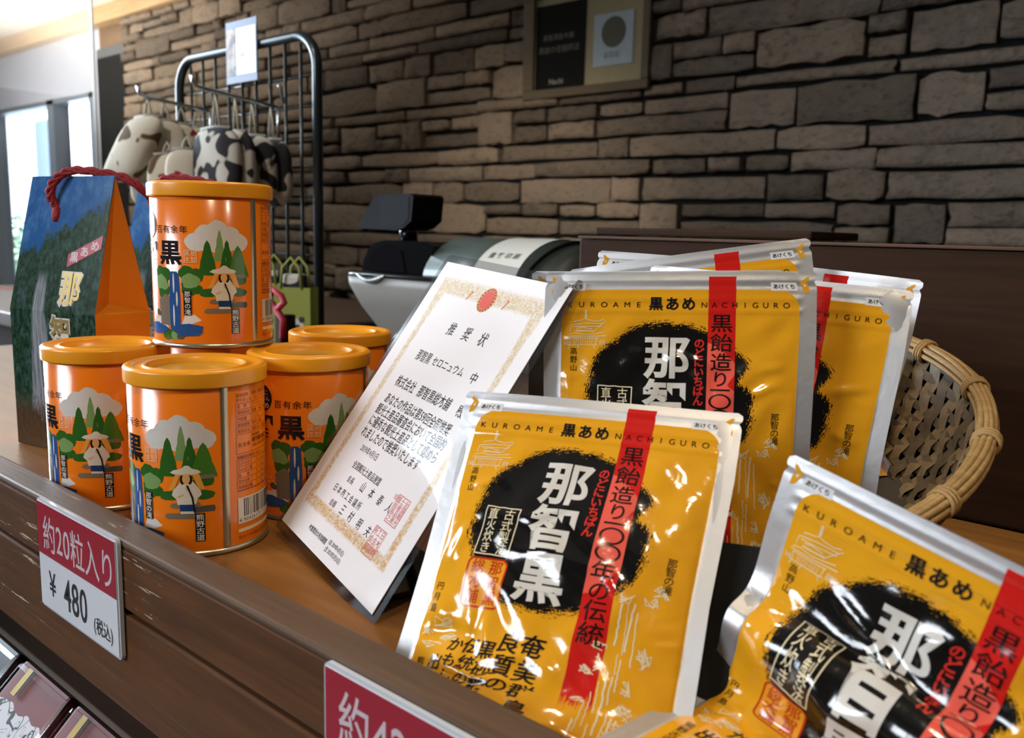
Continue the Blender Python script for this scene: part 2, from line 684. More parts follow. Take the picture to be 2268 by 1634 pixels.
def stone_mesh(seed):
    r = random.Random(seed)
    nx, nz = 6, 3
    rnds = [r.uniform(-1, 1) for _ in range(60)]
    bow = r.choice([0, 0, 0, 0.16, 0.22])
    tl, tr_ = r.uniform(-.10, .10), r.uniform(-.10, .10)
    v, f = [], []
    for i in range(nx + 1):
        for k in range(nz + 1):
            x, z = i / nx - .5, k / nz - .5
            edge = min(i, nx - i, k, nz - k) == 0
            q = rnds[(i * 5 + k * 7) % 60]
            q2 = rnds[(i * 11 + k * 3 + 5) % 60]
            ends = (abs(2 * x)) ** 4
            zz = z * (1 - bow * ends * (1 if z > 0 else .8)) + q2 * .055 + (tl * (0.5 - x) + tr_ * (x + .5)) * (0.5 if z > 0 else 0.15) * 0.5
            xx = x + q * .014 * (1 if edge else 2)
            y = -(0.80 + .12 * q + .25 * x * tl * 4 if edge else 0.95 + .16 * q + .25 * x * tl * 4)
            v.append((xx, y, zz))
    nf = len(v)
    for i in range(nx + 1):
        for k in range(nz + 1):
            if min(i, nx - i, k, nz - k) == 0:
                pass
    for i in range(nx):
        for k in range(nz):
            a = i * (nz + 1) + k
            f.append((a, a + nz + 1, a + nz + 2, a + 1))
    loop = [i * (nz + 1) for i in range(nx + 1)] + [nx * (nz + 1) + k for k in range(1, nz + 1)] + [i * (nz + 1) + nz for i in range(nx - 1, -1, -1)] + [k for k in range(nz - 1, 0, -1)]
    for a in loop:
        x, y, z = v[a]
        v.append((x, 0.2, z))
    n = len(loop)
    for j in range(n):
        f.append((loop[j], nf + j, nf + (j + 1) % n, loop[(j + 1) % n]))
    me = bpy.data.meshes.new('stone')
    me.from_pydata(v, [], f)
    me.materials.append(MAT['stone'])
    me.polygons.foreach_set('use_smooth', [i < nx * nz for i in range(len(f))])
    me.update()
    return me


STONES = [stone_mesh(100 + i) for i in range(14)]
r = random.Random(21)
slots = []
z = -0.42
while z < 1.60:
    hrow = r.choice([0.044, 0.055, 0.066, 0.08, 0.095, 0.11])
    x = 0.5
    while x > DOORX1 + 0.05:
        L = r.uniform(0.14, 0.50)
        if r.random() < 0.22:
            L = r.uniform(0.09, 0.16)
        L = min(L, x - DOORX1)
        if hrow > 0.08 and r.random() < 0.5:      # two thin stones in a tall course
            k = r.uniform(0.4, 0.6)
            slots.append((x - L, x, z, z + hrow * k))
            if r.random() < .6 and L > .2:
                q = r.uniform(.35, .65)
                slots.append((x - L, x - L * q, z + hrow * k, z + hrow))
                slots.append((x - L * q, x, z + hrow * k, z + hrow))
            else:
                slots.append((x - L, x, z + hrow * k, z + hrow))
        else:
            slots.append((x - L, x, z, z + hrow))
        x -= L
    z += hrow


def in_view(sx, sz):
    q = Vector((sx, WALLY, sz)) - CAMP
    d = q.dot(FW)
    u = W / 2 + FPX * q.dot(CR) / d
    v = H / 2 - FPX * q.dot(CU) / d
    return u, v, d


cand = []
for i, (x0, x1, z0, z1) in enumerate(slots):
    u, v, d = in_view((x0 + x1) / 2, (z0 + z1) / 2)
    vis = -60 < u < W + 60 and -40 < v < 640
    cand.append(((x1 - x0) * (z1 - z0) / d / d if vis else -1, i))
cand.sort(reverse=True)
single = {i for a, i in cand[:290] if a > 0}
rest = MB()
for i, (x0, x1, z0, z1) in enumerate(slots):
    g = r.choice((0.003, 0.0045, 0.006, 0.008))
    me = STONES[r.randrange(len(STONES))]
    dep = r.uniform(0.018, 0.045)
    flip = r.choice((-1, 1))
    if i in single:
        o = bpy.data.objects.new('stone', me)
        COL.objects.link(o)
        o.parent = wall
        o.location = ((x0 + x1) / 2, WALLY + 0.012, (z0 + z1) / 2)
        o.scale = (x1 - x0 - 2 * g, dep, z1 - z0 - 2 * g)
        o.rotation_euler = (r.uniform(-.06, .06), 0, 0)
    else:
        vv = [((x0 + x1) / 2 + q.co.x * (x1 - x0 - 2 * g), WALLY + 0.012 + q.co.y * dep, (z0 + z1) / 2 + q.co.z * (z1 - z0 - 2 * g)) for q in me.vertices]
        rest.add(vv, [tuple(q.vertices) for q in me.polygons], True)
o = rest.build('stone_facing', MAT['stone'], wall)
o['kind'] = 'stuff'

# doorway, plaster wall with a large window further left
struct(MB().box(DOORX0, DOORX1, WALLY + 0.0, WALLY + 0.018, FLOORZ, 1.10).build('doorway_shade_sheet', MAT['matte_black']))  # matte black sheet flush in the opening, stands for the darkness inside
d1 = struct(MB().box(DOORX0, DOORX1, WALLY + 0.0, WALLY + 0.14, 1.10, 1.15).build('door_1', simple('lintel_grey', (0.10, 0.11, 0.12), 0.5)))
struct(MB().box(DOORX0, DOORX1, WALLY + 0.02, WALLY + 0.16, 1.15, 1.40).build('wall_lintel', wood('lintel_wood', (0.16, 0.10, 0.06), (0.26, 0.17, 0.10), 0.6, 'x', 0.4)))
struct(MB().box(-7.6, 0.6, WALLY - 0.05, WALLY + 0.05, 1.27, 1.37).build('trim_1', MAT['trimwood']))
WX0, WX1, WZ0, WZ1 = -8.2, -5.42, -0.45, 0.93
pw = MB()
pw.box(-9.0, DOORX0, WALLY + 0.02, WALLY + 0.14, WZ1, 1.40)
pw.box(-9.0, DOORX0, WALLY + 0.02, WALLY + 0.14, FLOORZ, WZ0)
pw.box(WX1, DOORX0, WALLY + 0.02, WALLY + 0.14, WZ0, WZ1)
pw.box(-9.0, WX0, WALLY + 0.02, WALLY + 0.14, WZ0, WZ1)
struct(pw.build('wall_left', simple('lilac_plaster', (0.52, 0.56, 0.66), 0.75, 0, 0, 0.06, 6)))
win = struct(MB().box(WX0, WX1, WALLY + 0.07, WALLY + 0.076, WZ0, WZ1).build('window_1', MAT['glass']))
MAT['steel'] = simple('window_steel', (0.42, 0.50, 0.60), 0.35, 0.6, 0, 0.05)
fr = MB()
for a, b in ((WX0, WX0 + .03), (WX1 - .035, WX1)):
    fr.box(a, b, WALLY + 0.01, WALLY + 0.11, WZ0, WZ1)
fr.box(WX0, WX1, WALLY + 0.01, WALLY + 0.11, WZ0, WZ0 + .03)
fr.box(WX0, WX1, WALLY + 0.01, WALLY + 0.11, WZ1 - .03, WZ1)
fr.build('window_frame', MAT['steel'], win)
for xm in (-6.02, -7.1):
    MB().box(xm - .05, xm + .05, WALLY + 0.01, WALLY + 0.11, WZ0, WZ1).build('mullion', MAT['steel'], win)
# bright vertical glass edge of the partition beside the doorway
gp = thing('glass_partition', 'tall clear glass partition with a bright edge beside the dark doorway', 'partition', (-5.1, 2.0, FLOORZ))
MB().box(-1.9, 0.55, -0.004, 0.004, 0.0, 2.1).build('pane', MAT['glass'], gp)
MB().box(0.55, 0.562, -0.006, 0.006, 0.0, 2.1).build('edge_strip', simple('glass_edge', (0.62, 0.72, 0.80), 0.2, 0.2, 0.5, 0.04), gp)

# outside the window
struct(MB().box(-22, -4, WALLY + 0.9, 8.0, FLOORZ - 0.06, FLOORZ).build('ground_outside', simple('pale_paving', (0.45, 0.46, 0.48), 0.9)))
hs = thing('white_house', 'pale rendered house wall seen bright through the window', 'building', (-12.0, 4.9, FLOORZ))
MB().box(-6.0, 3.4, 0, 0.3, 0, 3.4).build('wall', simple('house_render', (0.72, 0.76, 0.82), 0.9, 0, 0, 0.05, 3), hs)
MB().box(-6.2, 3.6, -0.35, 0.4, 3.4, 3.5).build('eave', simple('house_eave', (0.35, 0.36, 0.38), 0.8), hs)
MB().box(-1.0, -0.2, -0.02, 0.05, 1.2, 2.3).build('window', simple('house_window', (0.12, 0.16, 0.20), 0.15), hs)
rh = random.Random(4)
for k in range(4):
    b = MB()
    cx, cy = -10.9 + k * 0.92, 3.75 + rh.uniform(-.1, .1)
    hh = rh.uniform(0.75, 1.05)
    for j in range(700):
        a, zz = rh.uniform(0, 2 * pi), rh.uniform(0.05, 1)
        rad = 0.42 * sqrt(rh.random()) * (1 - 0.45 * zz)
        c_ = Vector((rad * cos(a), rad * sin(a), zz * hh))
        d_ = Vector((rh.uniform(-1, 1), rh.uniform(-1, 1), rh.uniform(-.4, 1))).normalized()
        e_ = d_.orthogonal().normalized()
        b.add([c_ - e_ * .02, c_ + d_ * .06, c_ + e_ * .02, c_ - d_ * .03], [(0, 1, 2, 3)])
    t_ = thing('garden_shrub', 'leafy green garden shrub outside the window', 'shrub', (cx, cy, FLOORZ), 0, 'garden shrubs outside')
    o = b.build('foliage', simple('shrub_leaf', (0.12, 0.19, 0.13), 0.6, 0, 0, 0.4, 9) if k == 0 else bpy.data.materials['shrub_leaf'], t_)
    o['kind'] = 'stuff'
    MB().tube([(0, 0, 0), (0.02, 0, hh * .5)], 0.02, 6).build('stem', bpy.data.materials['black_plastic'], t_)

# ------------------------------------------------------------------ display shelf with its rail, back panel and the counter behind
SX0, SX1 = -1.35, 0.62
RY0, RY1 = 0.1855, 0.2035
sh = thing('display_shelf', 'orange-brown wooden display shelf with a worn two-plank front rail', 'shelf', (0, 0, 0))
MB().box(SX0, SX1, RY1, 0.60, -0.02, 0.0, 0.0015).build('shelf_board', MAT['shelf'], sh)
cap = MB().box(SX0, SX1, RY0, RY1, 0.0165, 0.0205, 0.0016)
cap.build('rail_cap', MAT['rail_top'], sh)
MB().box(SX0, SX1, RY0, RY1 - 0.001, -0.0148, 0.0165, 0.0012).build('rail_plank', MAT['rail'], sh)
MB().box(SX0, SX1, RY0 + 0.004, RY1 - 0.002, -0.0178, -0.0148).build('rail_groove', MAT['darkwood'], sh)
MB().box(SX0, SX1, RY0, RY1 - 0.001, -0.0565, -0.0178, 0.0012).build('rail_plank', MAT['rail'], sh)
MB().box(SX0, SX1, RY0 + 0.0005, RY0 + 0.05, -0.072, -0.0565, 0.001).build('rail_underside', MAT['rail'], sh)
MB().box(SX0, SX1, 0.23, 0.60, -0.062, -0.02).build('shelf_support', MAT['darkwood'], sh)

bp = thing('wooden_partition', 'dark brown wooden board standing behind the basket', 'board', (0.1, 0.615, 0))
MB().box(-0.555, 0.6, -0.015, 0.015, 0.0005, 0.171, 0.002).build('panel', MAT['darkwood'], bp)
MB().box(-0.555, 0.6, -0.017, 0.017, 0.1712, 0.1735, 0.0006).build('top_edge', wood('edge_wood', (0.05, 0.022, 0.012), (0.10, 0.045, 0.022), 0.5, 'x', 0.6), bp)
bx = thing('wooden_box', 'low dark wooden box just showing above the brown partition board', 'box', (-0.44, 0.80, -0.004))
MB().box(-0.10, 0.12, -0.05, 0.05, 0.0, 0.178, 0.003).build('body', wood('box_wood', (0.03, 0.014, 0.007), (0.07, 0.034, 0.015), 0.5, 'x', 0.6), bx)
MB().box(-0.105, 0.125, -0.055, 0.055, 0.1785, 0.186, 0.002).build('lid', MAT['darkwood'], bx)

ct = thing('sales_counter', 'long brown wooden counter carrying the cash register and wire rack', 'counter', (-0.4, 1.0, FLOORZ))
MB().box(-2.1, 1.0, -0.36, 0.42, 0.765, 0.795, 0.003).build('counter_top', MAT['counter'], ct)
MB().box(-2.05, 0.95, -0.30, 0.38, 0.0, 0.765).build('cabinet', MAT['darkwood'], ct)

# ================================================================== candy tins
CAN_H, CAN_R, LID_R = 0.100, 0.0360, 0.0375
MAT['can_orange'] = simple('tin_orange_enamel', (0.80, 0.185, 0.006), 0.20, 0, 0.25, 0.04, 25)
MAT['can_lid'] = simple('tin_lid_plastic', (0.82, 0.33, 0.012), 0.30, 0, 0.0, 0.04, 40)
MAT['can_lid_inner'] = simple('tin_lid_clear_disc', (0.56, 0.29, 0.03), 0.14, 0, 0.0, 0.08, 60)
MAT['tin'] = simple('bare_tin', (0.50, 0.45, 0.32), 0.28, 0.85, 0, 0.08)
DEG = CAN_R * 1000 * pi / 180            # mm per degree on the tin


def tin_print():
    P = Print()
    d = DEG

    def blob(k, a, h, ra, rh, wob=0.08, seed=1, n=22):
        P.ell(k, a * d, h, ra * d, rh, n, wob, seed)

    def poly(k, pts):
        P.fill(k, [(a * d, h) for a, h in pts])
    # cloud
    for i, (a, h, ra, rh_) in enumerate(((-25, 64.2, 11.5, 5.6), (-16, 68.0, 11, 6.6), (-6, 70.0, 10, 7.4), (6, 67.2, 10, 6.6), (14, 64.2, 9.5, 5.4), (-6, 64.0, 20, 6.0))):
        blob('cloud', a, h, ra, rh_, 0.05, i)
    # cedars
    def cedar(k, a, top, bot, hw, seed):
        r = random.Random(seed)
        L, R = [], []
        n = 11
        for i in range(n + 1):
            q = i / n
            w_ = 1.3 * hw * (q ** 0.55) * (0.72 + 0.28 * q) + r.uniform(-.35, .35)
            w_ = max(w_, 0.5 if i else .2)
            L.append((a - w_, top + (bot - top) * q))
            R.append((a + w_, top + (bot - top) * q))
        poly(k, L + R[::-1])
    cedar('leaf_light', -4.2, 71.5, 53.0, 4.4, 3)
    cedar('leaf_dark', -15.5, 65.2, 44.5, 7.2, 1)
    cedar('leaf_mid', 13.0, 62.3, 43.5, 8.8, 5)
    cedar('leaf_dark', 2.4, 65.4, 45.0, 6.2, 2)
    blob('leaf_dark', 13.5, 41.8, 8.5, 3.0, 0.1, 6)
    blob('leaf_dark', -15.5, 34.0, 8.5, 2.5, 0.08, 7)
    blob('leaf_dark', 14.0, 34.2, 7.5, 2.6, 0.08, 8)
    # path stones
    for k, a0, a1, h, w_ in (('slab1', 6, 22, 44.0, 2.2), ('slab2', -15, 10, 28.8, 3.0), ('slab3', 4, 22, 26.6, 3.4), ('slab4', -20, 9, 23.2, 3.2)):
        poly(k, [(a0, h - w_ * .2), (a0 + 2, h + w_ * .4), ((a0 + a1) / 2, h + w_ * .52), (a1 - 1, h + w_ * .5), (a1, h), (a1 - 1, h - w_ * .5), ((a0 + a1) / 2, h - w_ * .45), (a0 + 3, h - w_ * .5)])
    # traveller in a sedge hat
    poly('veil', [(-9, 46.5), (9, 46.5), (14, 37), (9, 37.5), (4, 45), (-6, 45), (-11, 37.5), (-16, 36.5)])
    poly('robe', [(-5, 41.8), (4.5, 41.8), (10, 36.8), (11, 34.6), (7.5, 32.4), (6.4, 29.4), (-8.4, 29.2), (-9.2, 32.2), (-13, 34.4), (-11.5, 37.2)])
    poly('skirt', [(-6.5, 29.4), (5, 29.4), (5.6, 25.6), (-6.6, 25.8)])
    poly('robe', [(-6, 25.8), (5, 25.6), (5, 24.3), (-6.4, 24.4)])
    blob('face', -1, 43.3, 3.1, 2.8, 0.0, 2)
    blob('hair', -4.0, 42.8, 1.9, 2.5, 0.05, 2)
    blob('hair2', 2.0, 42.8, 1.9, 2.5, 0.05, 3)
    poly('face', [(-9.5, 33.6), (-7, 33.0), (-4, 34.4), (-3.6, 35.2), (-6.5, 34.4)])
    blob('face', 0.0, 38.0, 1.6, 1.2, 0.05, 2)
    poly('robe', [(-14, 46.6), (-11, 48.0), (-5, 48.7), (-2, 50.4), (1, 50.4), (4, 48.7), (9, 47.8), (11, 46.5), (7, 45.7), (-10, 45.7)])
    P.line('black', [(-0.3 * d, 39.6), (3.6 * d, 33.0), (5.2 * d, 25.0)], 0.9)
    # name tabs
    P.rect('black', 5.2 * d, 13.2 * d, 9.2, 24.4)
    P.vtext('white_text', '熊野古道', 9.2 * d, 22.2, 3.9, 3.7, 0.008, 1.1, 0.95)
    P.rect('black', -39 * d, -31.2 * d, 20.5, 35.2)
    P.vtext('white_text', '那智の滝', -35.1 * d, 33.2, 3.8, 3.6, 0.008, 1.05, 0.95)
    # waterfall scene
    for a, h, ra, rh_, k, sd in ((-67, 45.2, 7, 4.4, 'leaf_dark', 1), (-60, 44.4, 7, 4.4, 'leaf_dark', 2), (-63, 36, 8, 7.5, 'leaf_dark', 3), (-66, 40, 7.5, 4.4, 'leaf_top', 4), (-61, 38, 5, 3.0, 'leaf_top', 9),
                                 (-36, 45.8, 8, 4.2, 'leaf_dark', 5), (-27, 44.4, 8, 4.2, 'leaf_dark', 6), (-33, 37.5, 8.5, 5.5, 'leaf_dark', 7), (-32, 41, 9, 4.4, 'leaf_top2', 8), (-25, 36, 5, 2.8, 'leaf_dark', 12)):
        blob(k, a, h, ra, rh_, 0.10, sd)
    poly('stone_grey', [(-70, 29), (-60, 33), (-53, 30), (-53, 14), (-68, 14)])
    poly('water', [(-54, 44), (-52, 46.4), (-46, 46.4), (-43.5, 44), (-42.4, 30), (-43, 12), (-54.5, 12), (-55, 28)])
    blob('water', -76, 11.5, 17, 3.6, 0.12, 4)
    blob('water', -36, 11.5, 16, 3.8, 0.12, 6)
    for a, h, l in ((-49.5, 39.5, 6.2), (-46.2, 30, 4.6), (-50, 20, 6.8)):
        P.ell('foam', a * d, h, 0.6, l, 12)
    poly('cloud', [(-74, 17.5), (-70, 23), (-64, 25.4), (-57, 23), (-55, 18), (-60, 16.4)])
    poly('cloud', [(-87, 13), (-82, 17), (-74, 18), (-62, 16.4), (-57, 12.4), (-72, 11.4)])
    poly('stone_dark', [(-76, 22.4), (-72, 23.4), (-67, 20.4), (-70, 19), (-75, 20)])
    poly('cloud', [(-43, 13), (-38, 20.5), (-29, 21), (-22, 17.5), (-33, 14.8)])
    for k in range(5):
        blob('cloud', -80 + k * 2.6, 26 - (k % 2) * 2.4, .7, .6, 0, k)
    blob('leaf_dark', -58, 8.4, 8, 3.6, 0.12, 3)
    blob('leaf_top3', -50, 8.2, 4, 3.4, 0.12, 5)
    blob('boulder', -43, 8.6, 4.6, 3.0, 0.15, 7)
    # name of the sweets
    P.char('black', '黒', -53 * d, 57.8, 15.2, 0.022, 1.12, 1.0)
    P.char('black', '智', -82.5 * d, 57.8, 15.2, 0.022, 1.12, 1.0)
    P.char('black', '那', -112 * d, 57.8, 15.2, 0.022, 1.12, 1.0)
    P.htext('black', '百有余年', -70 * d, 71.4, 5.3, 0.0, 1.05, 0.95, 0, 0.35)
    P.ell('black', -85 * d, 74.2, 8.2, 8.2, 32)
    P.htext('white_text', 'のどに', -93 * d, 77.6, 3.4)
    P.htext('white_text', 'いちばん', -95 * d, 74.0, 3.2)
    P.htext('white_text', '黒あめ', -93.5 * d, 69.8, 3.8, 0.02)
    P.frame('stamp', -37 * d, -25.6 * d, 52.0, 59.2, 0.35)
    for i, ch in enumerate('那智黒本'):
        P.char('stamp', ch, (-34.2 + 5.8 * (1 - i // 2)) * d, 57.3 - 3.4 * (i % 2), 3.3, 0.0)
    # information panel
    T = 'panel_text'
    P.htext(T, '明治初年、熊野に旅する人の', 41.5 * d, 85.6, 2.2)
    P.htext(T, '作りました。のどにやさしい', 41.5 * d, 82.9, 2.2)
    x0, xm, x1 = 41.5 * d, 58 * d, 100 * d
    P.frame(T, x0, x1, 53.6, 81.0, 0.22)
    P.line(T, [(xm, 53.6), (xm, 81.0)], 0.2)
    for i, s_ in enumerate(('名　称', '原材料名', '内容量', '賞味期限', '保存方法')):
        P.htext(T, s_, x0 + 0.7, 79.4 - 3.4 * i, 2.2)
        P.htext(T, ('ハードキャンディ', '砂糖、水飴、黒砂糖', '１１０ｇ', '枠外に記載', '直射日光・高温多湿')[i], xm + 0.7, 79.4 - 3.4 * i, 2.1)
        P.line(T, [(x0, 77.7 - 3.4 * i), (x1, 77.7 - 3.4 * i)], 0.18)
    P.htext(T, '製造者', x0 + 1.0, 58.4, 2.5, 0, 1, 1, 0, 0.5)
    P.htext(T, '株式会社', xm + 0.7, 62.4, 1.9, 0.02)
    P.htext(T, '那智黒総本舗', xm + 0.7, 59.6, 2.7, 0.03)
    P.htext(T, '和歌山県東牟婁郡太地町', xm + 0.7, 56.6, 1.8)
    P.htext(T, '栄養成分表示', x0, 51.6, 2.1, 0.01)
    P.htext(T, '（１粒当たり）', xm + 0.6, 51.6, 1.8)
    P.frame(T, x0, x1, 33.0, 49.9, 0.22)
    P.line(T, [(xm, 33.0), (xm, 49.9)], 0.2)
    for i, s_ in enumerate(('エネルギー', 'たんぱく質', '脂　　質', '炭水化物', '食塩相当量')):
        P.htext(T, s_, x0 + 0.6, 48.2 - 3.3 * i, 2.0)
        P.htext(T, '０．０ｇ', xm + 4, 48.2 - 3.3 * i, 1.9)
        P.line(T, [(x0, 46.6 - 3.3 * i), (x1, 46.6 - 3.3 * i)], 0.18)
    P.rect('label_white', 41.5 * d, 100 * d, 14.6, 29.2)
    r = random.Random(9)
    x = 47.5 * d
    while x < 97 * d:
        w_ = r.choice((0.28, 0.28, 0.55, 0.85))
        P.rect('black', x, x + w_, 18.4, 28.4)
        x += w_ + r.choice((0.3, 0.3, 0.6, 0.8))
    P.htext('black', '4 904261 7', 42.5 * d, 16.6, 2.9, 0, 1, 1, 0, 0.28)
    P.rect('note', 41.5 * d, 96 * d, 9.9, 11.9)
    P.htext('panel_red', '缶のフタを開ける時はご注意', 41.5 * d, 7.2, 2.3)
    return P


TP = tin_print()
TP.cut([(1, 0, 4 * DEG)])
TINK = {'cloud': ((0.70, 0.665, 0.62), 'printed_cloud'), 'leaf_dark': ((0.030, 0.125, 0.016), 'printed_leaves'), 'leaf_mid': ((0.055, 0.19, 0.02), 'printed_leaves'),
        'leaf_light': ((0.20, 0.34, 0.11), 'printed_leaves'), 'stone_grey': ((0.20, 0.165, 0.12), 'printed_stones'), 'stone_dark': ((0.09, 0.085, 0.07), 'printed_stones'),
        'veil': ((0.80, 0.36, 0.06), 'printed_veil'), 'robe': ((0.72, 0.66, 0.56), 'printed_robe'), 'skirt': ((0.012, 0.05, 0.17), 'printed_skirt'), 'hair': ((0.02, 0.012, 0.008), 'printed_hair'),
        'face': ((0.78, 0.42, 0.15), 'printed_face'), 'black': ((0.012, 0.010, 0.012), 'printed_lettering'), 'white_text': ((0.72, 0.68, 0.60), 'printed_lettering'), 'water': ((0.022, 0.085, 0.27), 'printed_water'),
        'stamp': ((0.82, 0.60, 0.36), 'printed_stamp'), 'panel_text': ((0.14, 0.020, 0.004), 'printed_panel'), 'label_white': ((0.70, 0.62, 0.50), 'barcode_label'), 'panel_red': ((0.30, 0.02, 0.004), 'printed_lettering')}
for k_, o_ in (('slab1', 'stone_grey'), ('slab2', 'stone_grey'), ('slab3', 'stone_dark'), ('slab4', 'stone_grey'), ('boulder', 'stone_dark'), ('note', 'stamp'), ('leaf_top', 'leaf_light'), ('leaf_top2', 'leaf_light'), ('leaf_top3', 'leaf_light'), ('hair2', 'hair'), ('foam', 'cloud')):
    TINK[k_] = (TINK[o_][0], {'n': 'printed_note', 'l': 'printed_leaves', 'h': 'printed_hair', 'f': 'printed_foam'}.get(k_[0], 'printed_stone'))
TORDER = ['cloud', 'leaf_light', 'leaf_dark', 'leaf_mid', 'leaf_top', 'leaf_top2', 'leaf_top3', 'slab1', 'slab2', 'slab3', 'slab4', 'stone_grey', 'stone_dark', 'boulder', 'water', 'foam', 'veil', 'robe', 'skirt', 'hair', 'hair2', 'face', 'stamp', 'note', 'panel_text', 'label_white', 'black', 'white_text', 'panel_red']


def make_tin():
    root = thing('candy_tin', '', 'tin')
    prof = [(0.0, 0.0015), (CAN_R - 0.004, 0.0015), (CAN_R - 0.002, 0.0004), (CAN_R + 0.0006, 0.0004), (CAN_R + 0.0012, 0.0014), (CAN_R + 0.0008, 0.0028), (CAN_R, 0.0034)]
    MB().lathe(prof, 90).build('base_rim', MAT['tin'], root)
    MB().lathe([(CAN_R, 0.0034), (CAN_R, 0.0925), (CAN_R - 0.002, 0.094)], 90).build('body', MAT['can_orange'], root)
    a0 = 31
    sm = MB()
    vv = []
    for i in range(7):
        a = radians(a0 - 3.2 + 6.4 * i / 6)
        q = CAN_R + 0.0005 * (1 - ((i - 3) / 3) ** 2) + 0.00022
        vv += [(q * cos(a), q * sin(a), 0.0036), (q * cos(a), q * sin(a), 0.0905)]
    sm.add(vv, [(2 * i, 2 * i + 2, 2 * i + 3, 2 * i + 1) for i in range(6)], True)
    sm.build('seam', MAT['tin'], root)
    L = LID_R
    lid = MB().lathe([(CAN_R + 0.0003, 0.0915), (L - 0.0006, 0.0908), (L - 0.0001, 0.0910), (L, 0.0913), (L + 0.0001, 0.0920), (L + 0.0001, 0.0980), (L, 0.0986), (L - 0.0005, 0.0992), (L - 0.0012, 0.0996), (L - 0.0024, 0.1), (L - 0.0042, 0.0992), (L - 0.006, 0.0985), (0.0278, 0.0984), (0.0274, 0.0992), (0.0266, 0.0995), (0.0258, 0.099), (0.0252, 0.0962), (0.0, 0.0962)], 96)
    lid = lid.build('lid', MAT['can_lid'], root)
    MB().lathe([(0.0251, 0.0965), (0.0, 0.0965)], 64).build('lid_window', MAT['can_lid_inner'], lid)
    for key in TORDER:
        V, c, F = TP.flat(key)
        lay = TORDER.index(key)
        a = V[:, 0] / 1000 / CAN_R
        q = CAN_R + 0.00003 + 0.000012 * lay + TP.lift
        Pw = np.stack([q * np.cos(a), q * np.sin(a), V[:, 1] / 1000], 1)
        Nw = np.stack([np.cos(a), np.sin(a), 0 * a], 1)
        mk(TINK[key][1], Pw, F, ink('tin_' + key, TINK[key][0], 0.2, 0.25), root, normals=Nw)
    return root


# (x, y, z, turn of the pilgrim picture relative to the camera, label)
TINS = [(-0.4482, 0.2457, 0.0, -9.6, 'orange candy tin set closest to the worn rail, barcode and ingredient panel showing'),
        (-0.5564, 0.2448, 0.0, -12.5, 'orange candy tin standing right in front of the waterfall gift box'),
        (-0.4536, 0.3246, 0.0, 35, 'orange candy tin half covered by the certificate, waterfall and black lettering showing'),
        (-0.5263, 0.4045, 0.0, 34, 'orange candy tin beside the cash register, behind the tin the certificate covers'),
        (-0.5855, 0.3330, 0.0, 60, 'orange candy tin almost hidden underneath and behind the stacked tin'),
        (-0.5156, 0.2960, CAN_H + 0.0002, 11, 'orange candy tin stacked on the lids of the others')]
proto = make_tin()
for i, (x, y, z, ph, lb) in enumerate(TINS):
    o = proto if i == 0 else copy_tree(proto)
    o.location = (x, y, z)
    # pilgrim picture sits at local +x; turn it towards the camera, positive = to the right as seen
    o.rotation_euler.z = atan2(-y, -x) + radians(ph)
    tag(o, lb, 'tin', 'orange candy tins')

# ================================================================== foil candy pouches
PW, PH = 125.0, 152.0        # mm
NU, NV = 100, 122
DU, DV = PW / NU, PH / NV


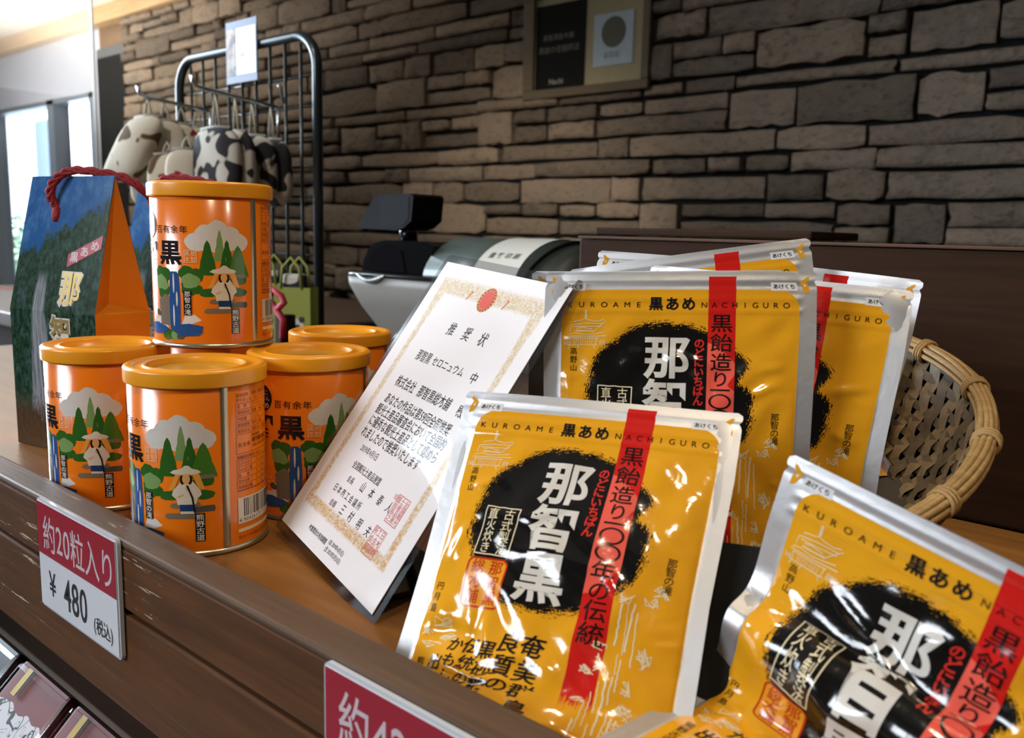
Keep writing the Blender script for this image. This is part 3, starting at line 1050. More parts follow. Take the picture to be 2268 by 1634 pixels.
def pouch_print(full=True):
    P = Print()
    K = 'black'
    for i, ch in enumerate('KUROAME'):
        P.char(K, ch, 12.6 + 5.45 * i, -15.7, 3.7, 0.0, 1.12)
    for i, ch in enumerate('黒あめ'):
        P.char(K, ch, 53.3 + 7.5 * i, -15.2, 6.6, 0.028)
    for i, ch in enumerate('NACHIGURO'):
        P.char(K if i not in (1, 2) else 'stripe_dark', ch, 75.4 + 4.56 * i, -15.7, 3.7, 0.0, 1.05)
    for x, tb in ((8.9, 'tab'), (105.9, 'tab2')):
        P.rect(tb, x - 0.8, x + 10.8, -9.0, -5.2)
        P.htext(K, 'あけくち', x, -7.0, 2.45, 0.012)
    for x, s_, tb, gd in ((3.4, 1, 'tri', 'gold'), (121.6, -1, 'tri2', 'gold2')):
        pts = [(x + s_ * (3.1 * cos(radians(a))), -6.4 + 3.9 * sin(radians(a))) for a in range(-90, 91, 15)]
        P.fill(gd, pts)
        P.fill(tb, [(x + s_ * 1.9, -5.6), (x + s_ * 0.8, -6.4), (x + s_ * 1.9, -7.2)])
    if not full:
        return P
    # big white name
    for ch, y in (('那', -40.4), ('智', -61.0), ('黒', -81.6)):
        P.char('title', ch, 59.0, y, 21.6, 0.025, 1.0, 0.97)
    P.vtext('red_text', 'のどにいちばん', 73.6, -33.8, 4.9, 4.45, 0.028)
    for ch, y, sz in (('黒', -24.2, 9.8), ('飴', -33.4, 9.8), ('造', -42.4, 9.4), ('り', -50.2, 8.4), ('一', -55.4, 9.0), ('〇', -60.6, 9.8), ('〇', -67.6, 9.8), ('年', -75.4, 9.6), ('の', -82.8, 8.8), ('伝', -90.4, 9.4), ('統', -99.2, 10.0)):
        P.char('stripe_text', ch, 83.4, y, sz, 0.006, 1.05 if ch != '〇' else 1.12, 0.92 if ch != '〇' else 0.78)
    # white outlined box
    r = random.Random(3)
    for a, b in (((27.2, -54.4), (43.2, -55.0)), ((43.2, -55.0), (42.8, -75.6)), ((42.8, -75.6), (26.8, -75.2)), ((26.8, -75.2), (27.2, -54.4))):
        pts = [(a[0] + (b[0] - a[0]) * k / 6 + r.uniform(-.15, .15), a[1] + (b[1] - a[1]) * k / 6 + r.uniform(-.15, .15)) for k in range(7)]
        P.line('sketch', pts, 0.5)
    P.vtext('sketch', '古式製法', 38.9, -57.9, 5.2, 4.9, 0.004)
    P.vtext('sketch', '直火炊き', 31.2, -57.7, 5.2, 4.9, 0.004)
    # red seal
    P.fill('seal_fill', rrect(25.6, 43.4, -96.6, -77.2, 2.4))
    pts = rrect(25.6, 43.4, -96.6, -77.2, 2.4)
    pts = [(x + r.uniform(-.12, .12), y + r.uniform(-.12, .12)) for x, y in pts]
    P.line('seal', pts + pts[:1], 0.75)
    P.vtext('seal', '那智黒', 38.8, -80.6, 6.2, 6.0, 0.006)
    P.vtext('seal', '総本舗', 30.6, -80.6, 6.2, 6.0, 0.006)
    P.vtext(K, '高野山', 15.0, -38.2, 3.6, 3.9)
    P.vtext(K, '那智の滝', 108.0, -66.8, 3.9, 3.5)
    P.vtext(K, '円月島', 13.8, -90.0, 3.7, 4.6)
    P.vtext(K, '熊野古道', 15.0, -121.0, 4.0, 4.0)
    # brush-written lines
    for txt, x, y, sz in (('奄美群島', 62.5, -108.5, 10.2), ('良質の', 52.6, -108.5, 9.6), ('黒砂糖', 44.2, -113.0, 8.4), ('伝統の', 36.6, -112.0, 7.6), ('かもし', 29.4, -112.5, 7.0), ('出す', 22.6, -121.0, 7.6)):
        P.vtext(K, txt, x, y, sz, sz * 1.0, 0.014, 1.0, 0.96, 0.14)
    # pagoda sketch
    q = 'sketch'
    L = lambda pts, w_=0.32: P.line(q, pts, w_)
    L([(20.4, -18.4), (20.4, -22.6)], 0.5)
    for k in range(5):
        L([(19.7, -18.9 - .75 * k), (21.1, -18.9 - .75 * k)], 0.25)
    L([(14.6, -24.2), (16.2, -23.6), (18.6, -23.4), (20.4, -22.6), (22.2, -23.4), (26, -23.9), (29.2, -23.0)])
    L([(13.4, -25.8), (20, -24.9), (28.6, -24.9), (30.0, -23.8)])
    L([(14.4, -26.6), (28.2, -26.2)])
    L([(13.4, -25.8), (13.0, -29.0)])
    L([(28.6, -24.9), (24.2, -29.0)])
    L([(16.2, -27.4), (19, -26.9), (23.6, -27.6)])
    L([(15.8, -28.6), (24.2, -28.6)], 0.5)
    L([(12.2, -30.4), (15.5, -29.6), (20, -30.2), (25, -29.8), (29.0, -29.2)])
    L([(11.6, -31.4), (20, -31.2), (30.4, -30.8)])
    L([(12.6, -32.2), (26.6, -32.0)])
    L([(13.0, -32.2), (13.4, -35.0)])
    L([(26.0, -32.0), (25.4, -35.2)])
    L([(12.0, -35.4), (26.4, -35.3)])
    for k in range(9):
        L([(15.4 + k * 1.05, -32.6), (15.2 + k * 1.05 + r.uniform(-.2, .2), -34.9)], 0.22)
    for x in (13.2, 17.6, 24.4):
        L([(x, -35.4), (x - .8 * (1 if x < 20 else -1), -37.2)])
    for k in range(5):
        L([(10.2 + k * .55, -33 - r.random()), (10.5 + k * .55, -35 - r.random())], 0.24)
        L([(27.6 + k * .6, -32.6 - r.random()), (27.4 + k * .6, -34.4 - r.random())], 0.24)
    # waterfall sketch
    def wiggle(x, y, dx, dy, n, amp, w_):
        pts = [(x + dx * k / n + r.uniform(-amp, amp), y + dy * k / n + r.uniform(-amp, amp)) for k in range(n + 1)]
        P.line(q, pts, w_)
    for x, y0, y1 in ((93.4, -86, -101), (95.6, -86, -104), (97.6, -85, -103), (99.2, -88, -108), (94.6, -104, -112), (96.4, -106, -118), (92.6, -112, -126), (94.6, -113, -124), (90.4, -116, -130), (88.2, -120, -138), (86.4, -124, -142), (92.6, -126, -140), (95.6, -128, -150), (97.4, -130, -148), (90.2, -136, -150), (84.6, -136, -150)):
        wiggle(x, y0, r.uniform(-.8, .8), y1 - y0, 9, 0.22, r.choice((0.35, 0.5, 0.75)))
    for cx, cy, rx, ry, n in ((106, -79, 3.6, 2.6, 14), (103, -83, 3.2, 2.2, 12), (94.5, -84, 2.6, 2.2, 14), (104.5, -104, 3.2, 4.2, 20), (87.4, -103, 3.0, 2.0, 10), (88.4, -107, 2.2, 1.6, 8), (84.4, -113, 3.6, 2.6, 16), (89.4, -111, 2.4, 2.0, 12), (99.4, -116, 2.6, 3.0, 12), (83.6, -124, 2.8, 2.2, 12), (100.6, -125, 3.2, 4.0, 20), (99.4, -132, 3.2, 2.6, 12), (98.4, -140, 2.8, 3.6, 14)):
        pts = [(cx + rx * r.uniform(-1, 1), cy + ry * r.uniform(-1, 1)) for k in range(n)]
        P.line(q, pts, 0.36)
    # pine by the sea, lower left
    for cx, cy, rx, ry, n in ((20, -104, 4.5, 2.2, 16), (14, -108, 4, 2.4, 14), (25, -110, 5, 2.2, 14), (17, -114, 6, 1.6, 12)):
        pts = [(cx + rx * r.uniform(-1, 1), cy + ry * r.uniform(-1, 1)) for k in range(n)]
        P.line(q, pts, 0.30)
    return P


def prep(P):
    return P.cut([(1, 0, DU), (0, 1, DV), (1 / DU, -1 / DV, 1.0)])


PP_FULL = prep(pouch_print(True))
PP_TOP = prep(pouch_print(False))
PINK = {'black': ((0.010, 0.008, 0.008), 0.16, 'small_lettering'), 'stripe_dark': ((0.06, 0.004, 0.003), 0.16, 'small_lettering'), 'title': ((0.62, 0.60, 0.55), 0.16, 'name_lettering'),
        'red_text': ((0.62, 0.030, 0.022), 0.16, 'slogan_lettering'), 'stripe_text': ((0.014, 0.006, 0.006), 0.16, 'stripe_lettering'), 'sketch': ((0.74, 0.64, 0.42), 0.25, 'line_drawing'),
        'seal_fill': ((0.74, 0.30, 0.02), 0.16, 'seal_ground'), 'seal': ((0.48, 0.028, 0.006), 0.16, 'seal_lettering'), 'tab': ((0.72, 0.72, 0.72), 0.25, 'tear_tab'), 'gold': ((0.66, 0.32, 0.015), 0.22, 'tear_mark')}
for k_, o_ in (('tab2', 'tab'), ('gold2', 'gold'), ('tri', 'tab'), ('tri2', 'tab')):
    PINK[k_] = (*PINK[o_][:2], 'tear_arrow' if 'tri' in k_ else PINK[o_][2])
PORD = ['seal_fill', 'tab', 'tab2', 'gold', 'gold2', 'tri', 'tri2', 'sketch', 'title', 'red_text', 'stripe_text', 'stripe_dark', 'seal', 'black']

# film material: silver foil, yellow printed panel, black brush disc, red stripe (flat print by UV in units of 100 mm)
m, t, p = new_mat('pouch_film')
uvn = coords(t, 'UV')
ux, uy, _ = sepxyz(uvn)
u = ux * 100.0
v = uy * 100.0                       # v measured downwards
# rounded yellow panel
qx = vabs(u - 63.2) - (54.4 - 9.0)
qy = vabs(v - 108.0) - (99.4 - 9.0)
dist = vsqrt(vmax(qx, 0.0) * vmax(qx, 0.0) + vmax(qy, 0.0) * vmax(qy, 0.0)) + vmin(vmax(qx, qy), 0.0 * qx) - 9.0
panel = dist < 0.0
# black brush disc
cx, cy = 60.0, 59.5
dx, dy = (u - cx) * (1 / 41.5), (v - cy) * (1 / 38.0)
rad = vsqrt(dx * dx + dy * dy)
ang = M_(t, 'ARCTAN2', dy, dx)
lobe = M_(t, 'POWER', vmax(M_(t, 'COSINE', ang + 0.46), 0.0), 60.0) * 0.07 - M_(t, 'POWER', vmax(M_(t, 'COSINE', ang + 0.27), 0.0), 90.0) * 0.16
streak = noise(t, comb(t, ang * 9.0, rad * 85.0), 1.0, 3, 0.7)
speck = noise(t, comb(t, u, v), 1.1, 3, 0.65)
wob = noise(t, comb(t, u, v), 0.09, 2)
rr = rad - lobe + (wob - 0.5) * 0.16
dens = ramp01(rr, 1.03, 0.84)
disc = (dens + (streak * 0.62 + speck * 0.38 - 0.5) * 2.6) > 0.50
disc = disc * (rr < 1.09)
core = rr < 0.80
disc = vmax(disc, core)
# red stripe with dry brush tail
instr = (vabs(u - 83.5) < 6.2) * (v > 2.4)
brush = noise(t, comb(t, u * 2.6, v * 0.10), 1.0, 4, 0.75)
tail = (brush + ramp01(v, 138.0, 100.0) * 0.85 - 0.5) > 0.22
tail = tail * (v < 140.0)
bw = vabs(u - 83.5 + (v - 98.0) * 0.0)
stripe = instr * tail
yel = (0.72, 0.335, 0.012)
col = mixc(t, panel, (0.62, 0.62, 0.63), yel)
dk = disc * panel
col = mixc(t, dk, col, (0.006, 0.0055, 0.005))
scol = mixc(t, core * (v > 33.0), (0.56, 0.014, 0.010), (0.78, 0.11, 0.075))
col = mixc(t, stripe, col, scol)
printed = vmax(panel, stripe)
setp(t, p, 'Base Color', col)
setp(t, p, 'Metallic', (1.0 - printed) * 0.78)
setp(t, p, 'Roughness', 0.34 - printed * 0.21)
setp(t, p, 'Coat Weight', printed * 0.35)
setp(t, p, 'Coat Roughness', 0.06)
em = vsin(u * (2 * pi / 0.62)) * vsin(v * (2 * pi / 0.62)) * (1.0 - printed)
fine = noise(t, comb(t, u, v), 0.22, 2)
bump(t, p, em * 0.20 + fine * 1.0, 0.25, 0.0006)
MAT['film'] = m
MAT['film_back'] = simple('pouch_back_foil', (0.66, 0.66, 0.66), 0.36, 0.75, 0, 0.05, 30)


BC, BR, BK = Vector((-0.214, 0.417, 0.080)), 0.120, 0.355      # basket rim centre, radius, tilt


def in_bowl(A, gap):
    """keep points inside the tilted basket bowl below its rim"""
    for it in range(2):
        fl = BC.z - 0.050 + BK * (A[..., 1] - BC.y)
        A[..., 2] = np.maximum(A[..., 2], fl + gap)
        q = np.clip((A[..., 2] - fl) / 0.050, 0, 1)
        rmax = 0.076 + (BR - 0.076) * q ** 0.52 - gap
        dx, dy = A[..., 0] - BC.x, A[..., 1] - BC.y
        rr = np.hypot(dx, dy) + 1e-9
        soft = np.clip((1.12 - q) / 0.25, 0, 1)
        k = np.where(rr > rmax, 1 + (rmax / rr - 1) * soft, 1.0)
        A[..., 0] = BC.x + dx * k
        A[..., 1] = BC.y + dy * k


def ridge(U, V, pts, amp, wid):
    """raised (or sunk) crease along a polyline, in mm"""
    best = np.full(U.shape, 1e9)
    tt = np.zeros(U.shape)
    pts = [np.array(q, float) for q in pts]
    tot = sum(np.linalg.norm(b - a) for a, b in zip(pts[:-1], pts[1:]))
    acc = 0
    for a, b in zip(pts[:-1], pts[1:]):
        L = np.linalg.norm(b - a)
        d = (b - a) / L
        s = np.clip((U - a[0]) * d[0] + (V - a[1]) * d[1], 0, L)
        D = np.hypot(U - a[0] - s * d[0], V - a[1] - s * d[1])
        k = D < best
        best = np.where(k, D, best)
        tt = np.where(k, (acc + s) / tot, tt)
        acc += L
    return amp * np.exp(-(best / wid) ** 2) * np.clip(np.sin(pi * np.clip(tt, 0.02, 0.98)), 0, 1) ** 0.5


def rotframe(yaw, rec, roll):
    e = np.array([cos(yaw), sin(yaw), 0])
    n = np.array([sin(yaw), -cos(yaw), 0])
    z = np.array([0, 0, 1.0])
    up = z * cos(rec) - n * sin(rec)
    return e * cos(roll) - up * sin(roll), up * cos(roll) + e * sin(roll)


def pouch(O, yaw, rec, roll, label, prof=None, creases=(), bulge=9.0, seed=1, full=True, nrand=9, sidewave=0.6, rail=False, bowl_rest=False):
    """O: top left corner of the pouch (world, m). prof: list of (s mm, extra lean deg)"""
    e, up = rotframe(radians(yaw), radians(rec), radians(roll))
    n = np.cross(e, up)
    O = np.array(O, float)
    ug = np.arange(NU + 1) * DU
    vg = np.arange(NV + 1) * DV
    U, V = np.meshgrid(ug, vg, indexing='ij')
    # lengthwise profile
    prof = prof or [(0, 0), (PH, 0)]
    fine = np.linspace(0, PH, 800)
    phi = np.radians(np.interp(fine, [a for a, b in prof], [b for a, b in prof]))
    ker = np.hanning(41)
    ker /= ker.sum()
    phi = np.convolve(np.pad(phi, 20, mode='edge'), ker, 'valid')
    ds = fine[1] - fine[0]
    cu = np.concatenate([[0], np.cumsum(-np.cos(phi[:-1]) * ds)])
    cn = np.concatenate([[0], np.cumsum(np.sin(phi[:-1]) * ds)])
    cu_, cn_, ph_ = [np.interp(vg, fine, q) for q in (cu, cn, phi)]
    # relief
    x = np.clip((U - 8.0) / (PW - 16.0), 0, 1)
    pill = np.clip(4 * x * (1 - x), 0, 1) ** 0.75
    rv = np.clip((V - 16) / 60.0, 0, 1)
    rv = rv * rv * (3 - 2 * rv)
    rb = np.clip((PH - V) / 9.0, 0, 1) ** 0.6
    B = bulge * pill * (0.12 + 0.88 * rv) * rb
    r = random.Random(seed)
    inner = np.clip(pill * 2.2, 0, 1) * np.clip((V - 19) / 8, 0, 1)
    Hh = B.copy()
    for pts, amp, wid in creases:
        Hh += ridge(U, V, pts, amp, wid) * np.clip(pill * 3, 0.0, 1)
    for k in range(nrand):
        a = (r.uniform(14, 111), r.uniform(28, 140))
        th = r.uniform(0, pi)
        L = r.uniform(14, 38)
        b = (a[0] + L * cos(th), a[1] + L * sin(th) * .7)
        mid = ((a[0] + b[0]) / 2 + r.uniform(-5, 5), (a[1] + b[1]) / 2 + r.uniform(-5, 5))
        Hh += ridge(U, V, [a, mid, b], r.choice((-1, 1)) * r.uniform(.25, .7), r.uniform(1.8, 4.2)) * inner
    for k in range(6):
        fx, fy, ph = r.uniform(.03, .10), r.uniform(.03, .09), r.uniform(0, 6.28)
        Hh += 0.22 * np.sin(2 * pi * (fx * U + fy * V * r.choice((-1, 1))) * .6 + ph) * inner
    # edge puckers beside the side seals
    for k in range(16):
        side = r.choice((9.5, PW - 9.5))
        y = r.uniform(22, 140)
        Hh += ridge(U, V, [(side, y), (side + (9 if side < 50 else -9), y + r.uniform(-4, 4))], r.uniform(-.5, .5), 1.5)
    # zip ridges and the heat-sealed top strip
    for zc, am in ((13.0, .45), (18.6, .45)):
        Hh += am * np.exp(-((V - zc) / 0.9) ** 2) * np.clip((U - 5) / 4, 0, 1) * np.clip((PW - 5 - U) / 4, 0, 1)
    Hh += 0.35 * np.exp(-((V - 4.4) / 0.7) ** 2) - 0.25 * np.exp(-((V - 6.6) / 0.8) ** 2)
    Hh += sidewave * np.sin(V / 21.0 + seed) * (1 - np.clip(pill * 2, 0, 1))
    Hh += 1.0 * np.sin(U / PW * pi + seed * .7) * np.clip(1 - V / 24, 0, 1)
    # outline: rounded top strip, tear notch below it
    ins = np.where(vg < 2.2, 2.2 - np.sqrt(np.clip(2.2 ** 2 - (2.2 - vg) ** 2, 0, None)), 0)
    ins = ins + 1.3 * np.exp(-((vg - 5.2) / 1.0) ** 2)
    pull = 2.2 * np.clip((vg - 30) / 50, 0, 1)            # sides drawn in by the filling
    tot = (ins + pull)[None, :]
    Ux = U + tot * (1 - 2 * U / PW) * np.where((U < 8) | (U > PW - 8), 1.0, 0.55)

    def place(Ux, Hq):
        nn = n[None, None, :] * np.cos(ph_)[None, :, None] + up[None, None, :] * np.sin(ph_)[None, :, None]
        Q = O + (Ux[..., None] * e + cu_[None, :, None] * up + cn_[None, :, None] * n + Hq[..., None] * nn) / 1000.0
        return Q
    Q = place(Ux, Hh)
    Bk = place(Ux, -0.55 * B - 0.5)
    if rail:
        for A in (Q, Bk):
            k = np.clip((0.030 - A[..., 2]) / 0.008, 0, 1)
            A[..., 1] = np.where(A[..., 1] < RY1 + 0.0012, A[..., 1] * (1 - k) + (RY1 + 0.0012) * k, A[..., 1])
    if bowl_rest:
        in_bowl(Q, 0.0052)
        in_bowl(Bk, 0.0040)
    lowest = 0.0012
    Q[..., 2] = np.maximum(Q[..., 2], lowest + 0.0018)
    Bk[..., 2] = np.maximum(Bk[..., 2], lowest)
    # normals
    gu = np.gradient(Q, axis=0)
    gv = np.gradient(Q, axis=1)
    Nn = np.cross(gv, gu)
    Nn /= np.linalg.norm(Nn, axis=2, keepdims=True) + 1e-12
    base = np.array([Q[..., 0].mean(), Q[..., 1].mean(), min(Q[..., 2].min(), Bk[..., 2].min())])
    root = thing('candy_pouch', label, 'pouch', tuple(base), 0, 'gold and silver candy pouches')
    idx = np.arange((NU + 1) * (NV + 1)).reshape(NU + 1, NV + 1)
    a, b, c_, d = idx[:-1, :-1].ravel(), idx[1:, :-1].ravel(), idx[:-1, 1:].ravel(), idx[1:, 1:].ravel()
    F = np.concatenate([np.stack([a, c_, b], 1), np.stack([d, b, c_], 1)]).tolist()
    uv = np.stack([U.ravel() / 100, V.ravel() / 100], 1)
    mk('front_film', (Q - base).reshape(-1, 3), F, MAT['film'], root, normals=Nn.reshape(-1, 3), uv=uv)
    # back sheet with side, top and bottom joins
    sub = 4
    iu = list(range(0, NU, sub)) + [NU]
    iv = list(range(0, NV, sub)) + [NV]
    vb, fb = [], []
    for i in iu:
        for j in iv:
            edge = i in (0, NU) or j == 0
            q = Q[i, j] - Nn[i, j] * 0.0004 if edge else Bk[i, j]
            vb.append(q - base)
    m_ = len(iv)
    for i in range(len(iu) - 1):
        for j in range(m_ - 1):
            k = i * m_ + j
            fb.append((k, k + m_, k + m_ + 1, k + 1))
    st = len(vb)
    for i in iu:
        vb.append(Q[i, NV] - base)
    for i in range(len(iu) - 1):
        fb.append((i * m_ + m_ - 1, (i + 1) * m_ + m_ - 1, st + i + 1, st + i))
    mk('back_film', vb, fb, MAT['film_back'], root, smooth=True)
    # print
    PPx = PP_FULL if full else PP_TOP
    for key in PORD:
        if key not in PPx.p:
            continue
        Vv, cc, Ff = PPx.flat(key)
        lu, lv = Vv[:, 0], -Vv[:, 1]
        cu2, cv2 = cc[:, 0], -cc[:, 1]
        i = np.clip(np.floor(cu2 / DU).astype(int), 0, NU - 1)
        j = np.clip(np.floor(cv2 / DV).astype(int), 0, NV - 1)
        fx, fy = lu / DU - i, lv / DV - j
        lower = (cu2 / DU - i) + (cv2 / DV - j) <= 1

        def interp(A):
            p00, p10, p01, p11 = A[i, j], A[i + 1, j], A[i, j + 1], A[i + 1, j + 1]
            lo = p00 + fx[:, None] * (p10 - p00) + fy[:, None] * (p01 - p00)
            hi = p11 + (1 - fx)[:, None] * (p01 - p11) + (1 - fy)[:, None] * (p10 - p11)
            return np.where(lower[:, None], lo, hi)
        Pw = interp(Q)
        Nw = interp(Nn)
        Nw /= np.linalg.norm(Nw, axis=1, keepdims=True)
        Pw = Pw + Nw * (0.00004 + 0.000012 * PORD.index(key) + PPx.lift[:, None])
        cl, rg, nm = PINK[key]
        mk(nm, Pw - base, Ff, ink('pouch_' + key, cl, rg, 0.35), root, normals=Nw)
    return root


pouch((-0.2795, 0.2879, 0.1014), 16.5, 35.3, -1.8, 'gold candy pouch leaning between the certificate and the rail, its lower corner crumpled',
      prof=[(0, 0), (100, 1), (122, 8), (132, 30), (152, 50)], bulge=10.5, seed=3, nrand=6, rail=True,
      creases=[([(20, 57), (48, 58), (72, 47)], 0.9, 2.0), ([(17, 46), (27, 42)], .8, 2.2), ([(40, 73), (62, 71), (85, 76), (98, 92)], 0.9, 2.2), ([(36, 96), (37, 118)], -2.2, 3.0), ([(12, 109), (24, 107), (37, 110)], -3.0, 4.0),
               ([(40, 118), (62, 112), (76, 118)], 1.2, 3.0), ([(20, 62), (16, 80)], 1.0, 2.5), ([(94, 50), (99, 66)], .8, 2.6), ([(20, 118), (42, 126), (60, 124)], 1.4, 3.0)])
pouch((-0.1268, 0.2955, 0.0995), -7.0, 3.0, 12.6, 'gold candy pouch slumped to one side on the shelf board, folded across its black disc',
      prof=[(0, 0), (44, 0), (52, 22), (57, 62), (62, 70), (67, 20), (74, -14), (86, 0), (96, 45), (106, 86), (152, 88)], bulge=8.0, seed=8, nrand=7,
      creases=[([(30, 37), (50, 44), (70, 60)], 1.3, 2.2), ([(62, 36), (74, 32)], .9, 2.0), ([(32, 66), (50, 72), (66, 68)], 1.4, 2.4), ([(14, 44), (22, 52)], .7, 2.5)])
pouch((-0.2715, 0.3320, 0.1560), 28.0, 13.0, -2.2, 'upright gold candy pouch in the basket, right behind the crumpled one', bowl_rest=True, bulge=7.0, seed=5, nrand=6,
      creases=[([(50, 36), (64, 41), (86, 44)], 1.0, 2.2), ([(93, 60), (108, 52)], 1.4, 2.4), ([(100, 46), (112, 44)], .8, 2.2), ([(12, 40), (13, 60)], .8, 1.8)])
pouch((-0.2490, 0.3905, 0.1598), 15.5, 14.0, 3.2, 'gold candy pouch in the basket nearest the bamboo rim, partly behind the upright one', bowl_rest=True, bulge=6.0, seed=11,
      creases=[([(96, 52), (112, 48)], .9, 2.2), ([(100, 70), (114, 74)], .8, 2.2)])
pouch((-0.2952, 0.3500, 0.1550), 22.5, 13.0, -2.4, 'gold candy pouch behind the upright one, only its foil corner showing beside the certificate', bowl_rest=True, bulge=3.0, seed=14, full=False, nrand=2)
pouch((-0.2950, 0.3800, 0.1555), 25.0, 12.0, -9.5, 'tilted gold candy pouch with one foil corner sticking up highest in the basket', bowl_rest=True, bulge=3.5, seed=17, full=True, nrand=2)
pouch((-0.3200, 0.4420, 0.1650), 23.0, 12.0, 2.5, 'gold candy pouch at the very back of the basket, behind the tilted one', bowl_rest=True, bulge=3.0, seed=19, full=False, nrand=2)
pouch((-0.2590, 0.4420, 0.1660), 9.0, 14.0, 4.6, 'gold candy pouch close behind the one nearest the bamboo rim, a strip of red showing', bowl_rest=True, bulge=3.0, seed=23, full=True, nrand=2)
pouch((-0.2520, 0.4640, 0.1140), 33.0, 20.0, 1.5, 'gold candy pouch set lowest in the basket, only a foil edge showing against the weave', bowl_rest=True, bulge=3.0, seed=29, full=False, nrand=2)

ef, uf = rotframe(radians(16.5), radians(35.3), radians(-1.8))
nf = np.cross(ef, uf)
EO = np.array([-0.2795, 0.2879, 0.1014]) - nf * 0.0085
ez = thing('pouch_easel', 'black plastic easel plate behind the crumpled pouch', 'stand', (float(EO[0]), float(EO[1]), 0.0))
eb = np.array([EO[0], EO[1], 0.0])
q8 = [EO + ef * a / 1000 - uf * b / 1000 - nf * c / 1000 - eb for c in (0, 3) for a, b in ((6, 52), (152, 52), (152, 114), (6, 114))]
MB().add(q8, [(3, 2, 1, 0), (4, 5, 6, 7), (0, 1, 5, 4), (1, 2, 6, 5), (2, 3, 7, 6), (3, 0, 4, 7)]).build('plate', MAT['matte_black'], ez)
q8 = [EO + ef * a / 1000 - uf * b / 1000 - nf * c / 1000 - eb for c in (3.2, 40) for a, b in ((60, 86), (64, 86), (64, 112), (60, 112))]
for q in q8[4:]:
    q[2] = max(q[2] - 0.03, 0.0006)
MB().add(q8, [(3, 2, 1, 0), (4, 5, 6, 7), (0, 1, 5, 4), (1, 2, 6, 5), (2, 3, 7, 6), (3, 0, 4, 7)]).build('rear_leg', MAT['black'], ez)

# ================================================================== bamboo basket
MAT['bamboo'] = wood('bamboo_strip', (0.15, 0.098, 0.045), (0.28, 0.20, 0.105), 0.55, 'z', 1.5)
MAT['bamboo_dark'] = wood('bamboo_old', (0.075, 0.050, 0.026), (0.16, 0.112, 0.06), 0.6, 'z', 1.5)
MAT['bamboo_rim'] = wood('bamboo_rim', (0.26, 0.155, 0.055), (0.46, 0.30, 0.125), 0.45, 'x', 2.0)
bk = thing('bamboo_basket', 'round woven bamboo basket propped up at the back and filled with gold pouches', 'basket', (BC.x, BC.y, 0))


def bowl(rn, a, off=0.0):
    """rn 0..1 from the centre of the floor over the wall to the rim"""
    if rn < 0.5:
        rr_ = rn / 0.5 * 0.076
        zz = -0.050
    else:
        q = (rn - 0.5) / 0.5
        rr_ = 0.076 + (BR - 0.076) * (q ** 0.7)
        zz = -0.050 + 0.050 * (q ** 1.35)
    rr_ += off * (0.8 if rn > 0.5 else 0)
    y = rr_ * sin(a)
    return Vector((rr_ * cos(a), y, BC.z + zz + BK * y + (off * -0.6 if rn > 0.5 else off)))


liner = MB()
for i in range(9):
    for k in range(48):
        liner.v.append(bowl(i / 8, 2 * pi * k / 48, 0.0035))
for i in range(8):
    for k in range(48):
        liner.f.append([i * 48 + k, i * 48 + (k + 1) % 48, (i + 1) * 48 + (k + 1) % 48, (i + 1) * 48 + k])
        liner.sm.append(True)
liner.build('outer_shell', simple('bamboo_shell', (0.035, 0.024, 0.013), 0.7), bk)
NS = 64
for k in range(NS):
    v_, f_ = [], []
    n = 26
    for i in range(n + 1):
        rn = 0.30 + 0.70 * i / n
        a = 2 * pi * (k + 0.62 * (i / n)) / NS + 0.14 * (i / n)
        wv = 0.0011 * sin(pi * (i * 0.5 + k * 1.0))
        da = 0.80 * pi / NS
        v_.append(bowl(rn, a - da, wv - 0.0008))
        v_.append(bowl(rn, a + da, wv - 0.0008))
    for i in range(n):
        f_.append((2 * i, 2 * i + 1, 2 * i + 3, 2 * i + 2))
    mk('bamboo_strip', v_, f_, MAT['bamboo'] if k % 3 else MAT['bamboo_dark'], bk, smooth=True)
for j in range(13):
    rn = 0.36 + 0.615 * j / 12
    v_, f_ = [], []
    n = 128
    for k in range(n):
        a = 2 * pi * k / n
        wv = -0.0011 * sin(pi * (k * 0.5 + j))
        v_.append(bowl(rn - 0.015, a, wv - 0.0006))
        v_.append(bowl(rn + 0.015, a, wv - 0.0006))
    for k in range(n):
        q = (k + 1) % n
        f_.append((2 * k, 2 * k + 1, 2 * q + 1, 2 * q))
    mk('bamboo_hoop', v_, f_, MAT['bamboo_dark'], bk, smooth=True)
for off, hz, rr_ in ((-0.0030, 0.0016, 0.0016), (-0.0009, 0.0026, 0.0015), (0.0012, 0.0024, 0.0015), (0.0030, 0.0010, 0.0016), (0.0036, -0.0018, 0.0016), (-0.0036, -0.0014, 0.0015), (0.0022, -0.0040, 0.0015)):
    pts = []
    for k in range(96):
        a = 2 * pi * k / 96
        q = BR + off + 0.0004 * sin(9 * a + off * 900)
        pts.append((q * cos(a), q * sin(a), BC.z + BK * q * sin(a) + hz))
    MB().tube(pts, rr_, 7, closed=True).build('rim_strand', MAT['bamboo_rim'], bk)
for k in range(15):
    a0 = radians(9 + 24 * k)
    b = MB()
    for j in (-1, 0, 1):
        a = a0 + j * 0.0165
        pts = []
        for i in range(14):
            th = 2 * pi * i / 14
            q = BR + 0.0058 * cos(th)
            pts.append((q * cos(a), q * sin(a), BC.z + BK * q * sin(a) + 0.0052 * sin(th) - 0.0008))
        b.tube(pts, 0.0010, 6, closed=True)
    o = b.build('rim_binding', MAT['bamboo_rim'], bk)
rs = thing('riser_block', 'small black block propping up the back of the basket', 'block', (BC.x, BC.y + 0.055, 0))
MB().box(-0.05, 0.05, -0.016, 0.016, 0.0004, 0.036, 0.002).build('block', MAT['black'], rs)

